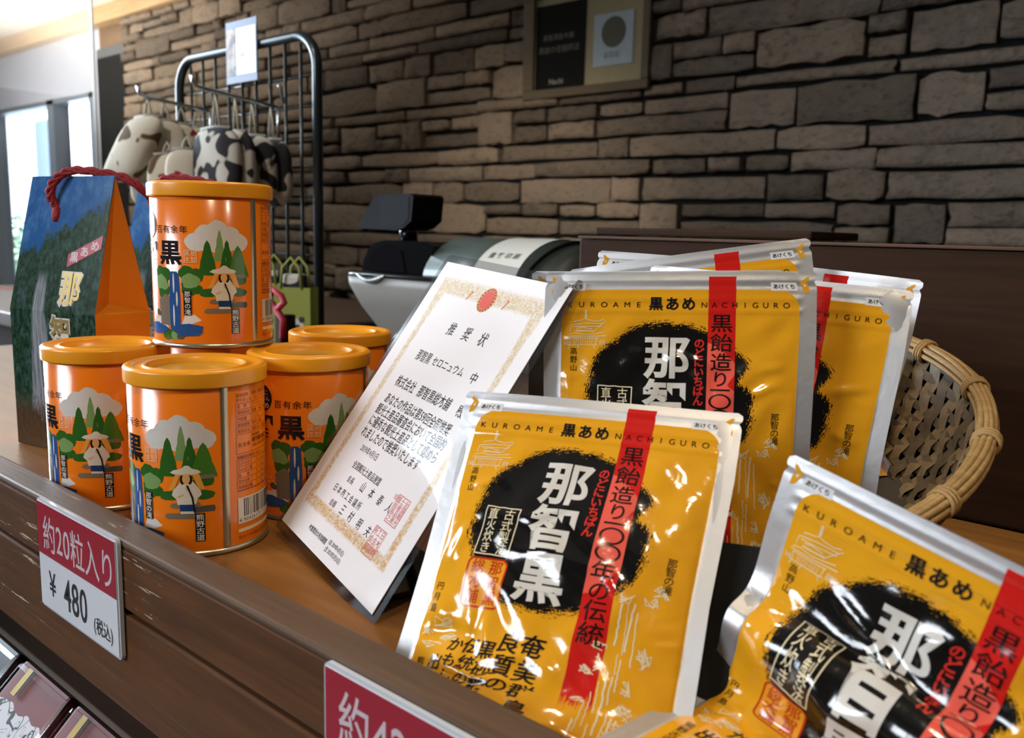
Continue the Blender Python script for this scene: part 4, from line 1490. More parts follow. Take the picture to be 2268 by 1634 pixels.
# ================================================================== certificate on its stand
CW, CH = 125.3, 177.2
e_, up_ = rotframe(radians(-13.4), radians(34.2), radians(4.2))
n_ = np.cross(e_, up_)
CO = np.array([-0.3779, 0.3697, 0.1565])
cb = CO - up_ * CH / 1000
cert = thing('certificate', 'laminated white award certificate with a gold scroll border, leaning on a black stand', 'certificate', (float(cb[0]), float(cb[1]), 0.0))
cbase = np.array([cb[0], cb[1], 0.0])
m, t, p = new_mat('certificate_paper')
ux, uy, _ = sepxyz(coords(t, 'UV'))
u, v = ux * 100.0, uy * 100.0
ox, oy = vabs(u - 62.6) - (62.6 - 13.5), vabs(v - 86.0) - (86.0 - 15.0)
dd = vmax(ox, oy)
sw = noise(t, comb(t, u, v), 0.16, 5, 0.7, 2.2)
sw2 = noise(t, comb(t, u, v), 0.55, 4, 0.7, 1.2)
wid = 3.2 + ramp01(v, 40.0, 10.0) * 3.6 + ramp01(v, 140.0, 160.0) * 0.8
edge = ramp01(vabs(dd + (sw - 0.5) * 4.0) / wid, 1.0, 0.55)
msk = edge * ramp01(sw2, 0.34, 0.56)
gold = mixc(t, ramp01(v, 95.0, 150.0), (0.60, 0.46, 0.25), (0.55, 0.36, 0.12))
gold = mixc(t, ramp01(sw, 0.52, 0.62) * ramp01(v, 120.0, 150.0), gold, (0.62, 0.24, 0.07))
setp(t, p, 'Base Color', mixc(t, msk, (0.80, 0.78, 0.80), gold))
setp(t, p, 'Roughness', 0.5)
pc = [CO, CO + e_ * CW / 1000, CO + e_ * CW / 1000 - up_ * CH / 1000, CO - up_ * CH / 1000]
mk('paper', [q - cbase for q in pc] + [q - cbase - n_ * 0.0003 for q in pc], [(3, 2, 1, 0), (4, 5, 6, 7), (0, 1, 5, 4), (1, 2, 6, 5), (2, 3, 7, 6), (3, 0, 4, 7)], m, cert, uv=[(0, 0), (CW / 100, 0), (CW / 100, CH / 100), (0, CH / 100)] * 2)
P = Print()
for i, ch in enumerate('推奨状'):
    P.char('ink', ch, 48 + 16.5 * i, -38.5, 8.2, 0.004, 0.92, 1.05, 0.05)
P.htext('ink', '那智黒', 30, -58.5, 6.6, 0.004, 0.82, 1.1)
P.htext('ink', 'セロニュウム', 48.5, -58.5, 6.2, 0.002, 0.88, 1.0, 0, 0.2)
P.char('ink', '中', 93, -59.0, 6.8, 0.006)
P.htext('ink', '株式会社', 26, -76.5, 6.6, 0.004, 0.86, 1.15)
P.htext('ink', '那智黒総本舗', 53, -76.5, 6.6, 0.006, 0.88, 1.15)
P.char('ink', '殿', 99, -77.0, 7.2, 0.006)
for i, s_ in enumerate(('あなたの作品は第59回全国推奨', '観光土産品審査会において全国的', 'に優秀な観光土産品として認めら', 'れましたので推奨いたします')):
    P.htext('ink', s_, 24.0 + (1.8 if i == 0 else 0), -87.8 - 7.4 * i, 5.9, 0.006, 0.90, 1.2, 0.03)
P.htext('ink', '2019年4月1日', 33, -118.2, 4.5, 0.0, 0.80, 1.05, 0, 0.1)
P.htext('ink', '全国観光土産品連盟', 35.5, -127.8, 4.4, 0.004, 0.88, 1.1)
P.htext('ink', '会長', 39, -135.8, 4.2, 0.004, 0.9, 1.0)
for i, ch in enumerate('山本泰人'):
    P.char('ink', ch, 58 + 10.6 * i, -134.8, 5.8, 0.004, 0.85, 1.1, 0.08)
P.htext('ink', '日本商工会議所', 31, -143.6, 4.6, 0.004, 0.9, 1.05, 0, 1.1)
P.htext('ink', '会頭', 36, -151.2, 4.2, 0.004, 0.9, 1.0)
for i, ch in enumerate('三村明夫'):
    P.char('ink', ch, 52.5 + 10.8 * i, -150.4, 5.8, 0.004, 0.85, 1.1, 0.08)
for x, y, chs, nr in ((92.0, -126.6, '全国観光土産品連盟会長之印', 4), (88.8, -145.2, '日本商工会議所会頭', 3)):
    wdt, hgt = 12.0, 14.6
    P.frame('seal', x, x + wdt, y - hgt, y, 0.45)
    for i, ch in enumerate(chs):
        P.char('seal', ch, x + wdt - 2.1 - 3.9 * (i // nr) + (0 if nr == 4 else -0), y - 2.2 - (hgt - 1.2) / nr * (i % nr), 3.7, 0.012, 1.02, 0.95 if nr == 4 else 1.15)
P.htext('ink', '本推奨状の有効期間', 31.5, -168.6, 3.5, 0.01, 0.78, 1.0)
P.htext('ink', '(自 2019年4月1日)', 58.0, -167.0, 3.1, 0.006, 0.78, 1.0)
P.htext('ink', '(至 2021年3月31日)', 58.0, -171.0, 3.1, 0.006, 0.78, 1.0)
P.ell('emblem', 63, -17.2, 7.6, 7.6, 36)
for k in range(20):
    a = 2 * pi * k / 20
    P.line('ink', [(63 + 6.0 * cos(a), -17.2 + 6.0 * sin(a)), (63 + 7.1 * cos(a), -17.2 + 7.1 * sin(a))], 0.7)
P.ell('emblem_core', 63, -17.2, 5.4, 5.4, 30)
for x in (44.5, 81.5):
    P.line('emblem_core', [(x - 1, -20), (x, -17), (x + 1.5, -15), (x - .4, -14.4)], 0.5)
P.build_plane({'ink': ('lettering', 2), 'seal': ('stamp_print', 1), 'emblem': 'emblem', 'emblem_core': ('emblem_core', 3)},
              {'ink': ink('cert_ink', (0.02, 0.02, 0.025), 0.5), 'seal': ink('cert_seal', (0.56, 0.16, 0.15), 0.5), 'emblem': ink('cert_emblem', (0.72, 0.22, 0.05), 0.5), 'emblem_core': ink('cert_core', (0.66, 0.06, 0.03), 0.5)},
              cert, CO - cbase, e_ / 1000, up_ / 1000, n_)
mg = 0.0052
lc = [CO + (-e_ + up_) * mg, CO + e_ * (CW / 1000 + mg) + up_ * mg, CO + e_ * (CW / 1000 + mg) - up_ * (CH / 1000 + mg), CO - e_ * mg - up_ * (CH / 1000 + mg)]
lam = MB()
rp = rrect(-mg, CW / 1000 + mg, -(CH / 1000 + mg), mg, 0.004)
bend = lambda x: 0.0
lam.add([CO + e_ * x + up_ * y + n_ * 0.0007 - cbase for x, y in rp], [tuple(range(len(rp)))])
lam.build('laminate_front', film_clear('laminate', -0.004, 0.04), cert)
lam = MB()
lam.add([CO + e_ * x + up_ * y - n_ * 0.0006 - cbase for x, y in rp], [tuple(range(len(rp)))])
lam.build('laminate_back', film_clear('laminate_back', 0.06, 0.15, (0.55, 0.55, 0.55)), cert)
# black stand behind it
st = thing('card_stand', 'black plastic card stand holding up the laminated certificate', 'stand', (float(cb[0]), float(cb[1]), 0.0))
b = MB()
def onc(x, y, d):
    return CO + e_ * x / 1000 + up_ * y / 1000 - n_ * d - cbase
pts = [onc(14, -22, .0022), onc(118, -22, .0022), onc(118, -176, .0022), onc(14, -176, .0022)]
pts2 = [onc(14, -22, .0052), onc(118, -22, .0052), onc(118, -176, .0052), onc(14, -176, .0052)]
b.add(pts + pts2, [(3, 2, 1, 0), (4, 5, 6, 7), (0, 1, 5, 4), (1, 2, 6, 5), (2, 3, 7, 6), (3, 0, 4, 7)])
b.build('back_plate', MAT['blackgloss'], st)
b = MB()
q0, q1 = onc(20, -176, .006), onc(112, -176, .006)
bd = np.array([-n_[0], -n_[1], 0]) / np.linalg.norm(n_[:2])
fl = [np.array([q0[0], q0[1], 0.0006]), np.array([q1[0], q1[1], 0.0006]), np.array([q1[0], q1[1], 0.0006]) + bd * .05, np.array([q0[0], q0[1], 0.0006]) + bd * .05]
b.add(fl + [q + np.array([0, 0, .003]) for q in fl], [(3, 2, 1, 0), (4, 5, 6, 7), (0, 1, 5, 4), (1, 2, 6, 5), (2, 3, 7, 6), (3, 0, 4, 7)])
b.build('foot_plate', MAT['blackgloss'], st)
b = MB()
b.tube([onc(66, -60, .006), fl[2] * .5 + fl[3] * .5 + np.array([0, 0, .003]) - bd * .01], 0.003, 6)
b.build('strut', MAT['blackgloss'], st)


# ------------------------------------------------------------------ photo pixel -> point on a known plane
def ray(px, py):
    return FW + CR * ((px - W / 2) / FPX) - CU * ((py - H / 2) / FPX)


def aty(px, py, y):
    d = ray(px, py)
    return CAMP + d * (y / d.y)


def atx(px, py, x):
    d = ray(px, py)
    return CAMP + d * (x / d.x)


# ================================================================== gift boxes
GW, GD, GS, GR = 0.098, 0.048, 0.107, 0.208
m, t, p = new_mat('gift_box_photo')
ux, uy, _ = sepxyz(coords(t, 'UV'))
x_, h_ = ux, uy                                       # 0..1 across, 0..1 upwards
nz = noise(t, comb(t, x_ * 7.0, h_ * 10.0), 1.0, 5, 0.7)
nz2 = noise(t, comb(t, x_ * 26.0, h_ * 30.0), 1.0, 4, 0.7)
ridge_ = 0.80 + (nz - 0.5) * 0.30 + (x_ - 0.5) * 0.20
sky = ramp01(h_ - ridge_, 0.0, 0.03)
forest = mixc(t, ramp01(nz2, 0.35, 0.7), (0.006, 0.018, 0.012), (0.035, 0.085, 0.045))
mist = ramp01(nz * 0.6 + nz2 * 0.4, 0.50, 0.66) * ramp01(h_, 0.95, 0.55)
forest = mixc(t, mist * 0.55, forest, (0.10, 0.17, 0.20))
skyc = mixc(t, ramp01(nz, 0.45, 0.7) * 0.5, (0.010, 0.085, 0.27), (0.12, 0.30, 0.52))
col = mixc(t, sky, forest, skyc)
fall = ramp01(vabs(x_ - 0.34 - (nz - 0.5) * 0.05 + (h_ - 0.5) * 0.06) - ramp01(h_, 0.65, 0.05) * 0.12, 0.06, 0.03) * ramp01(h_, 0.66, 0.60)
stre = noise(t, comb(t, x_ * 60.0, h_ * 5.0), 1.0, 3, 0.6)
col = mixc(t, fall * ramp01(stre, 0.3, 0.6), col, (0.34, 0.36, 0.40))
yg = ramp01(vabs(x_ - 0.55), 0.08, 0.0) * ramp01(nz2, 0.4, 0.6) * ramp01(h_, 0.55, 0.4)
col = mixc(t, yg * 0.7, col, (0.13, 0.17, 0.04))
col = mixc(t, ramp01(h_ + (nz2 - 0.5) * 0.2, 0.20, 0.12), col, mixc(t, nz2, (0.03, 0.022, 0.012), (0.13, 0.075, 0.04)))
setp(t, p, 'Base Color', col)
setp(t, p, 'Roughness', 0.16)
setp(t, p, 'Coat Weight', 0.0)
setp(t, p, 'Specular IOR Level', 0.35)
MAT['box_photo'] = m
MAT['box_orange'] = simple('gift_box_orange', (0.72, 0.27, 0.018), 0.33, 0, 0.15, 0.05, 30)
MAT['cord'] = simple('red_cord', (0.30, 0.018, 0.022), 0.8, 0, 0, 0.25, 400, 0.4)
MAT['goldfoil'] = simple('gold_print', (0.50, 0.36, 0.12), 0.3, 0.5, 0, 0.1)


def gift_box(loc, label, rot=0.0):
    root = thing('gift_box', label, 'box', loc, rot, 'gable-topped gift boxes')
    ym = GD / 2
    s_ = 0.0
    for nm, y0, sg in (('front_panel', 0, 1), ('back_panel', GD, -1)):
        v_ = [(0, y0, 0), (GW, y0, 0), (GW, y0, GS), (0, y0, GS), (GW - 0.002, ym - sg * .0006, GR), (0.002, ym - sg * .0006, GR)]
        hz = [0, 0, GS / GR, GS / GR, 1, 1]
        uv_ = [(q[0] / GW if sg > 0 else 1 - q[0] / GW, h) for q, h in zip(v_, hz)]
        mk(nm, v_, [(0, 1, 2, 3), (3, 2, 4, 5)] if sg > 0 else [(3, 2, 1, 0), (5, 4, 2, 3)], MAT['box_photo'], root, uv=uv_)
    for xx, dx_ in ((GW, -1), (0, 1)):
        v_ = [(xx, 0, 0), (xx, GD, 0), (xx, GD, GS), (xx, 0, GS), (xx + dx_ * 0.002, ym, GR), (xx + dx_ * 0.016, ym, GS + 0.006)]
        f_ = [(0, 1, 2, 3), (3, 2, 5), (3, 5, 4), (2, 4, 5)]
        mk('gusset', v_, f_ if dx_ < 0 else [tuple(reversed(q)) for q in f_], MAT['box_orange'], root)
    MB().box(0.0003, GW - 0.0003, 0.0003, GD - 0.0003, 0.0002, 0.0008).build('base', MAT['box_orange'], root)
    # lettering on the front: banner on the sloping part, name on the upright part
    sl = Vector((0, ym - 0.0006, GR - GS)).normalized()
    nb = Vector((0, -sl.z, sl.y))
    P = Print()
    bx0, bz0 = 59, 34
    P.polys('banner', [(bx0, bz0), (bx0 + 35, bz0 + 15), (bx0 + 35, bz0 + 25), (bx0, bz0 + 10)], [(0, 1, 2, 3)])
    for i, ch in enumerate('黒あめ'):
        P.char('white', ch, bx0 + 6.8 + 10.6 * i, bz0 + 8.0 + 4.5 * i, 8.6, 0.018, 1.1, 0.95)
    P.char('edge', '那', 67, 18.4, 25, 0.062, 0.95, 1.08)
    P.char('gold', '那', 67, 18.4, 25, 0.018, 0.95, 1.08)
    P.build_plane({'banner': 'banner', 'white': ('banner_lettering', 2), 'edge': 'name_outline', 'gold': ('name_lettering', 3)}, {'banner': ink('box_banner', (0.42, 0.03, 0.06), 0.25), 'white': ink('box_white', (0.62, 0.55, 0.55), 0.25), 'edge': ink('box_edge', (0.66, 0.63, 0.58), 0.3), 'gold': MAT['goldfoil']}, root, Vector((0, 0, GS)) + nb * 0.0002, Vector((1, 0, 0)) / 1000, sl / 1000, nb)
    P = Print()
    for i, ch in enumerate('智黒'):
        P.char('edge', ch, 59 - 5 * i, 91 - 31 * i, 25, 0.062, 0.95, 1.08)
        P.char('gold', ch, 59 - 5 * i, 91 - 31 * i, 25, 0.018, 0.95, 1.08)
    P.build_plane({'edge': 'name_outline', 'gold': ('name_lettering', 3)}, {'edge': ink('box_edge', (0.66, 0.63, 0.58), 0.3), 'gold': MAT['goldfoil']}, root, (0, -0.0002, 0), (0.001, 0, 0), (0, 0, 0.001), (0, -1, 0))
    # cord handle: three strands through the punched hole and over the ridge
    hx = 0.046
    yh = ym * (GR - 0.012 - GS) / (GR - GS)
    path = [Vector((hx - 0.008, yh - 0.002, GR - 0.024)), Vector((hx - 0.012, yh - 0.006, GR - 0.016)), Vector((hx - 0.008, yh - 0.005, GR - 0.004)), Vector((hx + 0.004, ym - 0.002, GR + 0.004)), Vector((hx + 0.025, ym + 0.006, GR + 0.003)),
            Vector((hx + 0.045, ym + 0.016, GR - 0.002)), Vector((hx + 0.058, ym + 0.026, GR - 0.016)), Vector((hx + 0.066, ym + 0.034, GR - 0.034)), Vector((hx + 0.070, ym + 0.038, GR - 0.058))]
    for k in range(3):
        pts = []
        n = 60
        for i in range(n + 1):
            q = i / n * (len(path) - 1)
            j = min(int(q), len(path) - 2)
            f = q - j
            p0, p1, p2, p3 = path[max(j - 1, 0)], path[j], path[j + 1], path[min(j + 2, len(path) - 1)]
            c_ = 0.5 * ((2 * p1) + (p2 - p0) * f + (2 * p0 - 5 * p1 + 4 * p2 - p3) * f * f + (3 * p1 - p0 - 3 * p2 + p3) * f ** 3)
            a = 2 * pi * k / 3 + i * 0.5
            pts.append(c_ + Vector((0.0016 * cos(a), 0.0012 * cos(a), 0.0017 * sin(a))))
        MB().tube(pts, 0.0019, 6).build('cord_strand', MAT['cord'], root)
    MB().lathe([(0.0, 0), (0.0045, 0.0), (0.005, 0.004), (0.004, 0.010), (0, 0.012)], 12, (hx - 0.0085, yh - 0.0025, GR - 0.034)).build('cord_knot', MAT['cord'], root)
    return root


gift_box((-0.7420, 0.2535, 0.0005), 'waterfall gift box with a red cord, standing behind the tins at the shelf end', radians(14))
gift_box((-0.7600, 0.3450, 0.0005), 'second waterfall gift box, standing behind the first one and the stacked tin', radians(4))

# ================================================================== price cards on the rail
def price_card(x0, x1, z0, z1, label, texts):
    root = thing('price_card', label, 'price card', ((x0 + x1) / 2, RY0 - 0.0015, z0), 0, 'laminated price cards')
    w_, h_ = (x1 - x0) * 1000, (z1 - z0) * 1000
    sl = MB()
    rp = rrect(-w_ / 2000, w_ / 2000, 0, h_ / 1000, 0.003)
    sl.prism(rp, -0.0010, 0.0010, 'y')
    sl.build('sleeve', simple('card_sleeve', (0.52, 0.55, 0.60), 0.2, 0, 0.3, 0.03), root)
    mg = 1.5
    MB().box(-w_ / 2000 + mg / 1000, w_ / 2000 - mg / 1000, -0.0016, -0.0011, mg / 1000, h_ / 1000 - mg / 1000).build('card', MAT['white'], root)
    P = Print()
    P.rect('red', -w_ / 2 + mg, w_ / 2 - mg, h_ * 0.505, h_ - mg)
    for key, txt, x, y, sz, sx, sy in texts:
        P.htext(key, txt, x, y, sz, 0.006, sx, sy)
    mats = {'red': ink('card_red', (0.36, 0.020, 0.040), 0.28), 'pale': ink('card_pale', (0.66, 0.55, 0.58), 0.3), 'ink': ink('card_ink', (0.02, 0.022, 0.03), 0.35)}
    P.build_plane({'red': 'red_band', 'pale': ('band_lettering', 2), 'ink': ('price_lettering', 2)}, {k: mats[k] for k in P.p}, root, (0, -0.0017, 0), (0.001, 0, 0), (0, 0, 0.001), (0, -1, 0))
    MB().add([(x, -0.0022, z) for x, z in rp], [tuple(range(len(rp)))]).build('cover_film', film_clear('card_cover', 0.035, 0.09), root)
    return root


price_card(-0.5140, -0.4150, -0.0418, 0.0216, 'laminated price card reading 480 yen clipped to the rail',
           [('pale', '約20粒入り', -41, 45.5, 17.5, 1.0, 1.25), ('ink', '¥', -36, 17, 15, 1.0, 1.3), ('ink', '480', -17, 17, 18, 1.05, 1.45), ('ink', '(税込)', 20, 11, 8.6, 0.95, 1.15)])
price_card(-0.2486, -0.1490, -0.0446, 0.0186, 'laminated red price card on the rail right below the crumpled pouch',
           [('pale', '約42', -41, 45.5, 18.5, 1.0, 1.25)])

# ================================================================== cash register on the counter
RX, RY, RZ = -0.828, 0.80, -0.0045
reg = thing('cash_register', 'beige and dark green cash register with a paper slip over its printer cover', 'cash register', (RX, RY, RZ))
MAT['reg_beige'] = simple('register_beige', (0.27, 0.255, 0.225), 0.5, 0, 0, 0.04)
MAT['reg_green'] = simple('register_cover', (0.075, 0.095, 0.082), 0.38, 0, 0.1, 0.05)
MAT['paper'] = simple('receipt_paper', (0.66, 0.64, 0.56), 0.7, 0, 0, 0.03)


def loft(rows, mat, name, parent, smooth=True):
    """rows: list of (z, x0, x1, y0, y1, r) rounded rectangles"""
    v_, f_ = [], []
    n = 28
    for z, x0, x1, y0, y1, r_ in rows:
        v_ += [(a, b, z) for a, b in rrect(x0, x1, y0, y1, r_, 6)]
    for i in range(len(rows) - 1):
        for k in range(n):
            f_.append((i * n + k, i * n + (k + 1) % n, (i + 1) * n + (k + 1) % n, (i + 1) * n + k))
    f_.append(tuple(range(n - 1, -1, -1)))
    f_.append(tuple((len(rows) - 1) * n + k for k in range(n)))
    o = mk(name, v_, f_, mat, parent)
    if smooth:
        o.data.polygons.foreach_set('use_smooth', [i < len(f_) - 2 for i in range(len(f_))])
    return o


loft([(0.0, -0.165, 0.185, 0.05, 0.30, 0.03), (0.03, -0.180, 0.19, 0.035, 0.30, 0.03), (0.07, -0.200, 0.20, 0.012, 0.30, 0.03), (0.100, -0.212, 0.205, 0.0, 0.30, 0.03), (0.112, -0.214, 0.206, 0.0, 0.30, 0.03)], MAT['reg_beige'], 'body', reg)
loft([(0.1125, -0.214, 0.206, -0.001, 0.30, 0.03), (0.118, -0.213, 0.205, 0.0, 0.30, 0.03), (0.1185, -0.205, 0.2, 0.006, 0.295, 0.03)], MAT['blackgloss'], 'rim_band', reg)
dm = MB()
poly = [(-0.200, 0.1190), (-0.196, 0.136), (-0.186, 0.150), (-0.170, 0.160), (-0.148, 0.164), (-0.062, 0.164), (-0.050, 0.158), (-0.050, 0.119)]
dm.prism(poly, 0.03, 0.22, 'y')
dm.build('display_housing', MAT['blackgloss'], reg)
MB().prism([(-0.187, 0.120), (-0.184, 0.134), (-0.174, 0.147), (-0.160, 0.155), (-0.142, 0.158), (-0.112, 0.150), (-0.104, 0.120)], 0.0285, 0.0298, 'y').build('display_glass', simple('smoked_glass', (0.006, 0.006, 0.008), 0.06, 0, 0.4, 0.1), reg)
cv = MB()
n = 20
for i in range(n + 1):
    a = pi * i / n
    yy, zz = 0.095 - 0.075 * cos(a), 0.119 + 0.052 * sin(a)
    sk = 0.030 * sin(a)
    cv.v += [Vector((-0.058 + sk * .4, yy, zz)), Vector((0.118 + sk, yy, zz))]
for i in range(n):
    cv.f.append([2 * i, 2 * i + 2, 2 * i + 3, 2 * i + 1])
    cv.sm.append(True)
cv.f += [list(range(0, 2 * n + 1, 2))[::-1], list(range(1, 2 * n + 2, 2))]
cv.sm += [False, False]
cv.build('printer_cover', MAT['reg_green'], reg)
cv = MB()
for i in range(n + 1):
    a = pi * i / n
    yy, zz = 0.095 - 0.070 * cos(a), 0.119 + 0.047 * sin(a)
    cv.v += [Vector((0.119 + 0.03 * sin(a), yy, zz)), Vector((0.196, yy, zz))]
for i in range(n):
    cv.f.append([2 * i, 2 * i + 2, 2 * i + 3, 2 * i + 1])
    cv.sm.append(True)
cv.f += [list(range(0, 2 * n + 1, 2))[::-1], list(range(1, 2 * n + 2, 2))]
cv.sm += [False, False]
cv.build('side_cover', simple('register_dark', (0.022, 0.026, 0.018), 0.45), reg)
# paper slip
v_, f_ = [], []
PX0, PX1 = 0.032, 0.108
def slip(a, off=0.0012):
    if a < 0:
        return (0.0195 - off - 0.0, 0.119 + a)
    return (0.095 - (0.075 + off) * cos(a), 0.119 + (0.052 + off) * sin(a))
aa = [-0.022, -0.01] + [pi * 0.62 * i / 18 for i in range(19)]
for a in aa:
    yy, zz = slip(a)
    v_ += [(PX0 + 0.016 * max(0, sin(max(a, 0))), yy, zz), (PX1 + 0.016 * max(0, sin(max(a, 0))), yy, zz)]
for i in range(len(aa) - 1):
    f_.append((2 * i, 2 * i + 1, 2 * i + 3, 2 * i + 2))
slip_o = mk('paper_slip', v_, f_, MAT['paper'], reg, smooth=True)
P = Print()
for i, ch in enumerate('量贅印刷'):
    P.char('k', ch, 18 + 14.5 * i, 0, 11, 0.014)
P.cut([(0, 1, 3.0)])
V, c_, F = P.flat('k')
ac = 0.62
arc = 0.066
pts = []
for x, y in V / 1000:
    a = ac + y / arc
    yy, zz = slip(a, 0.0016)
    pts.append((PX0 + x * 0.95 + 0.016 * sin(a), yy, zz))
mk('slip_lettering', pts, F, ink('slip_ink', (0.12, 0.12, 0.10), 0.7), slip_o)
# customer display on a post
MB().tube([(-0.160, 0.085, 0.160), (-0.160, 0.085, 0.195)], 0.014, 16).build('post', MAT['blackgloss'], reg)
hd = MB()
poly = [(-0.236, 0.180), (-0.237, 0.188), (-0.205, 0.224), (-0.195, 0.230), (-0.122, 0.230), (-0.117, 0.226), (-0.121, 0.192), (-0.137, 0.182), (-0.153, 0.178)]
hd.prism(poly, 0.055, 0.115, 'y')
hd = hd.build('customer_display', MAT['black'], reg)
MB().prism([(-0.190, 0.184), (-0.186, 0.226), (-0.125, 0.226), (-0.127, 0.194), (-0.139, 0.185)], 0.0545, 0.0549, 'y').build('display_face', simple('display_face', (0.010, 0.011, 0.012), 0.45, 0, 0, 0.1, 60, 0, 0.08), hd)
ch = MB()
pts = [(-0.172 + 0.062 * i / 12, -0.003, 0.117 - 0.010 * sin(pi * i / 12)) for i in range(13)]
ch.tube(pts, [0.0012 + 0.003 * sin(pi * i / 12) for i in range(13)], 8)
ch.build('latch', MAT['chrome'], reg)

# ================================================================== wire rack with hanging goods
KY = 0.90
rk = thing('wire_rack', 'dark tubular wire display rack with rounded top corners, standing on the counter', 'rack', (-1.45, KY, -0.005))
RKX0, RKX1, RKT = -0.222, 0.222, 0.492
pts = [(RKX0, 0, 0.004)]
rr_ = 0.055
for k in range(9):
    a = radians(180 - 90 * k / 8)
    pts.append((RKX0 + rr_ + rr_ * cos(a), 0, RKT - rr_ + rr_ * sin(a)))
for k in range(9):
    a = radians(90 - 90 * k / 8)
    pts.append((RKX1 - rr_ + rr_ * cos(a), 0, RKT - rr_ + rr_ * sin(a)))
pts.append((RKX1, 0, 0.004))
MB().tube(pts, 0.0085, 12).build('tube_frame', MAT['blacksteel'], rk)
for i in range(1, 10):
    x = RKX0 + (RKX1 - RKX0) * i / 10
    tp = RKT if 1 < i < 9 else RKT - 0.012
    MB().tube([(x, 0, 0.01), (x, 0, tp)], 0.0028, 6).build('upright_wire', MAT['blacksteel'], rk)
for j in range(9):
    z = 0.035 + 0.049 * j
    MB().tube([(RKX0, 0.004, z), (RKX1, 0.004, z)], 0.0022, 6).build('cross_wire', MAT['blacksteel'], rk)
for x in (RKX0, RKX1):
    MB().tube([(x, -0.12, 0.008), (x, 0.0, 0.008), (x, 0.14, 0.008)], 0.0085, 10).build('foot', MAT['blacksteel'], rk)

sg = thing('rack_sign', 'small blue and white sign card clipped to the top of the wire rack', 'sign', (-1.432, KY - 0.011, 0.425))
MB().box(-0.049, 0.049, -0.001, 0.001, 0.0, 0.105).build('card', simple('sign_blue', (0.05, 0.09, 0.22), 0.4), sg)
MB().box(-0.016, 0.047, -0.0016, -0.0011, 0.013, 0.092).build('price_panel', MAT['white'], sg)
m, t, p = new_mat('sign_photo')
nz = noise(t, coords(t), 38, 3, 0.6, 0.5)
setp(t, p, 'Base Color', mixc(t, ramp01(nz, 0.42, 0.62), (0.05, 0.06, 0.08), (0.50, 0.40, 0.34)))
MB().box(-0.047, -0.018, -0.0016, -0.0011, 0.013, 0.092).build('picture_panel', m, sg)
P = Print()
P.htext('k', '1,200', 3, 46, 11, 0.01, 1.0, 1.0)
P.build_plane({'k': 'lettering'}, {'k': ink('sign_ink', (0.25, 0.27, 0.32), 0.5)}, sg, (-0.016, -0.0017, 0), (0.001, 0, 0), (0, 0, 0.001), (0, -1, 0))


def hook_bar(tip, root, label):
    """chrome prong from the rack towards the shop, with an upturned tip"""
    t_ = thing('hook_bar', label, 'hook', (root[0], root[1], root[2]), 0, 'chrome hook bars on the wire rack')
    d = Vector(tip) - Vector(root)
    MB().tube([(0, 0, 0), d, d + Vector((0, -0.008, 0.004)), d + Vector((0, -0.012, 0.018))], 0.0036, 8).build('bar', MAT['chrome'], t_)
    MB().tube([(0, 0.004, 0.0), (0, 0.004, -0.05)], 0.003, 8).build('mount', MAT['chrome'], t_)
    MB().tube([(0.022, 0.0, 0.004), (0.022, -0.006, 0.030), (0.022, -0.010, 0.034)], 0.003, 8).build('clip', MAT['chrome'], t_)
    return t_


r1 = aty(612, 238, KY - 0.012)
t1 = atx(440, 193, r1.x)
r2 = aty(462, 246, KY - 0.012)
t2 = atx(320, 214, r2.x)
hook_bar(t1, r1, 'chrome hook bar carrying the black and white patched pouches')
hook_bar(t2, r2, 'chrome hook bar carrying the cream pouches with brown spots')


def patch_mat(name, base, spot_, scale, thr, extra=None):
    m, t, p = new_mat(name)
    co = coords(t)
    oi = t.nodes.new('ShaderNodeObjectInfo')
    cv_ = t.nodes.new('ShaderNodeVectorMath')
    t.links.new(co.s, cv_.inputs[0])
    off = comb(t, X(t, oi.outputs['Random']) * 9.0, X(t, oi.outputs['Random']) * 5.0, 0.0)
    t.links.new(off.s, cv_.inputs[1])
    nz = noise(t, X(t, cv_.outputs[0]), scale, 1, 0.4, 0.4)
    c = mixc(t, ramp01(nz, thr - 0.012, thr + 0.012), base, spot_)
    if extra:
        nz2 = noise(t, X(t, cv_.outputs[0]), scale * 1.7, 0)
        c = mixc(t, ramp01(nz2, 0.73, 0.75), c, extra)
    setp(t, p, 'Base Color', c)
    setp(t, p, 'Roughness', 0.85)
    f = noise(t, co, 700, 2)
    bump(t, p, f, 0.5, 0.001)
    return m


MAT['cow'] = patch_mat('cow_plush', (0.56, 0.53, 0.47), (0.012, 0.012, 0.016), 27, 0.50)
MAT['dog'] = patch_mat('cream_plush', (0.68, 0.62, 0.50), (0.12, 0.065, 0.022), 24, 0.63, (0.35, 0.02, 0.03))


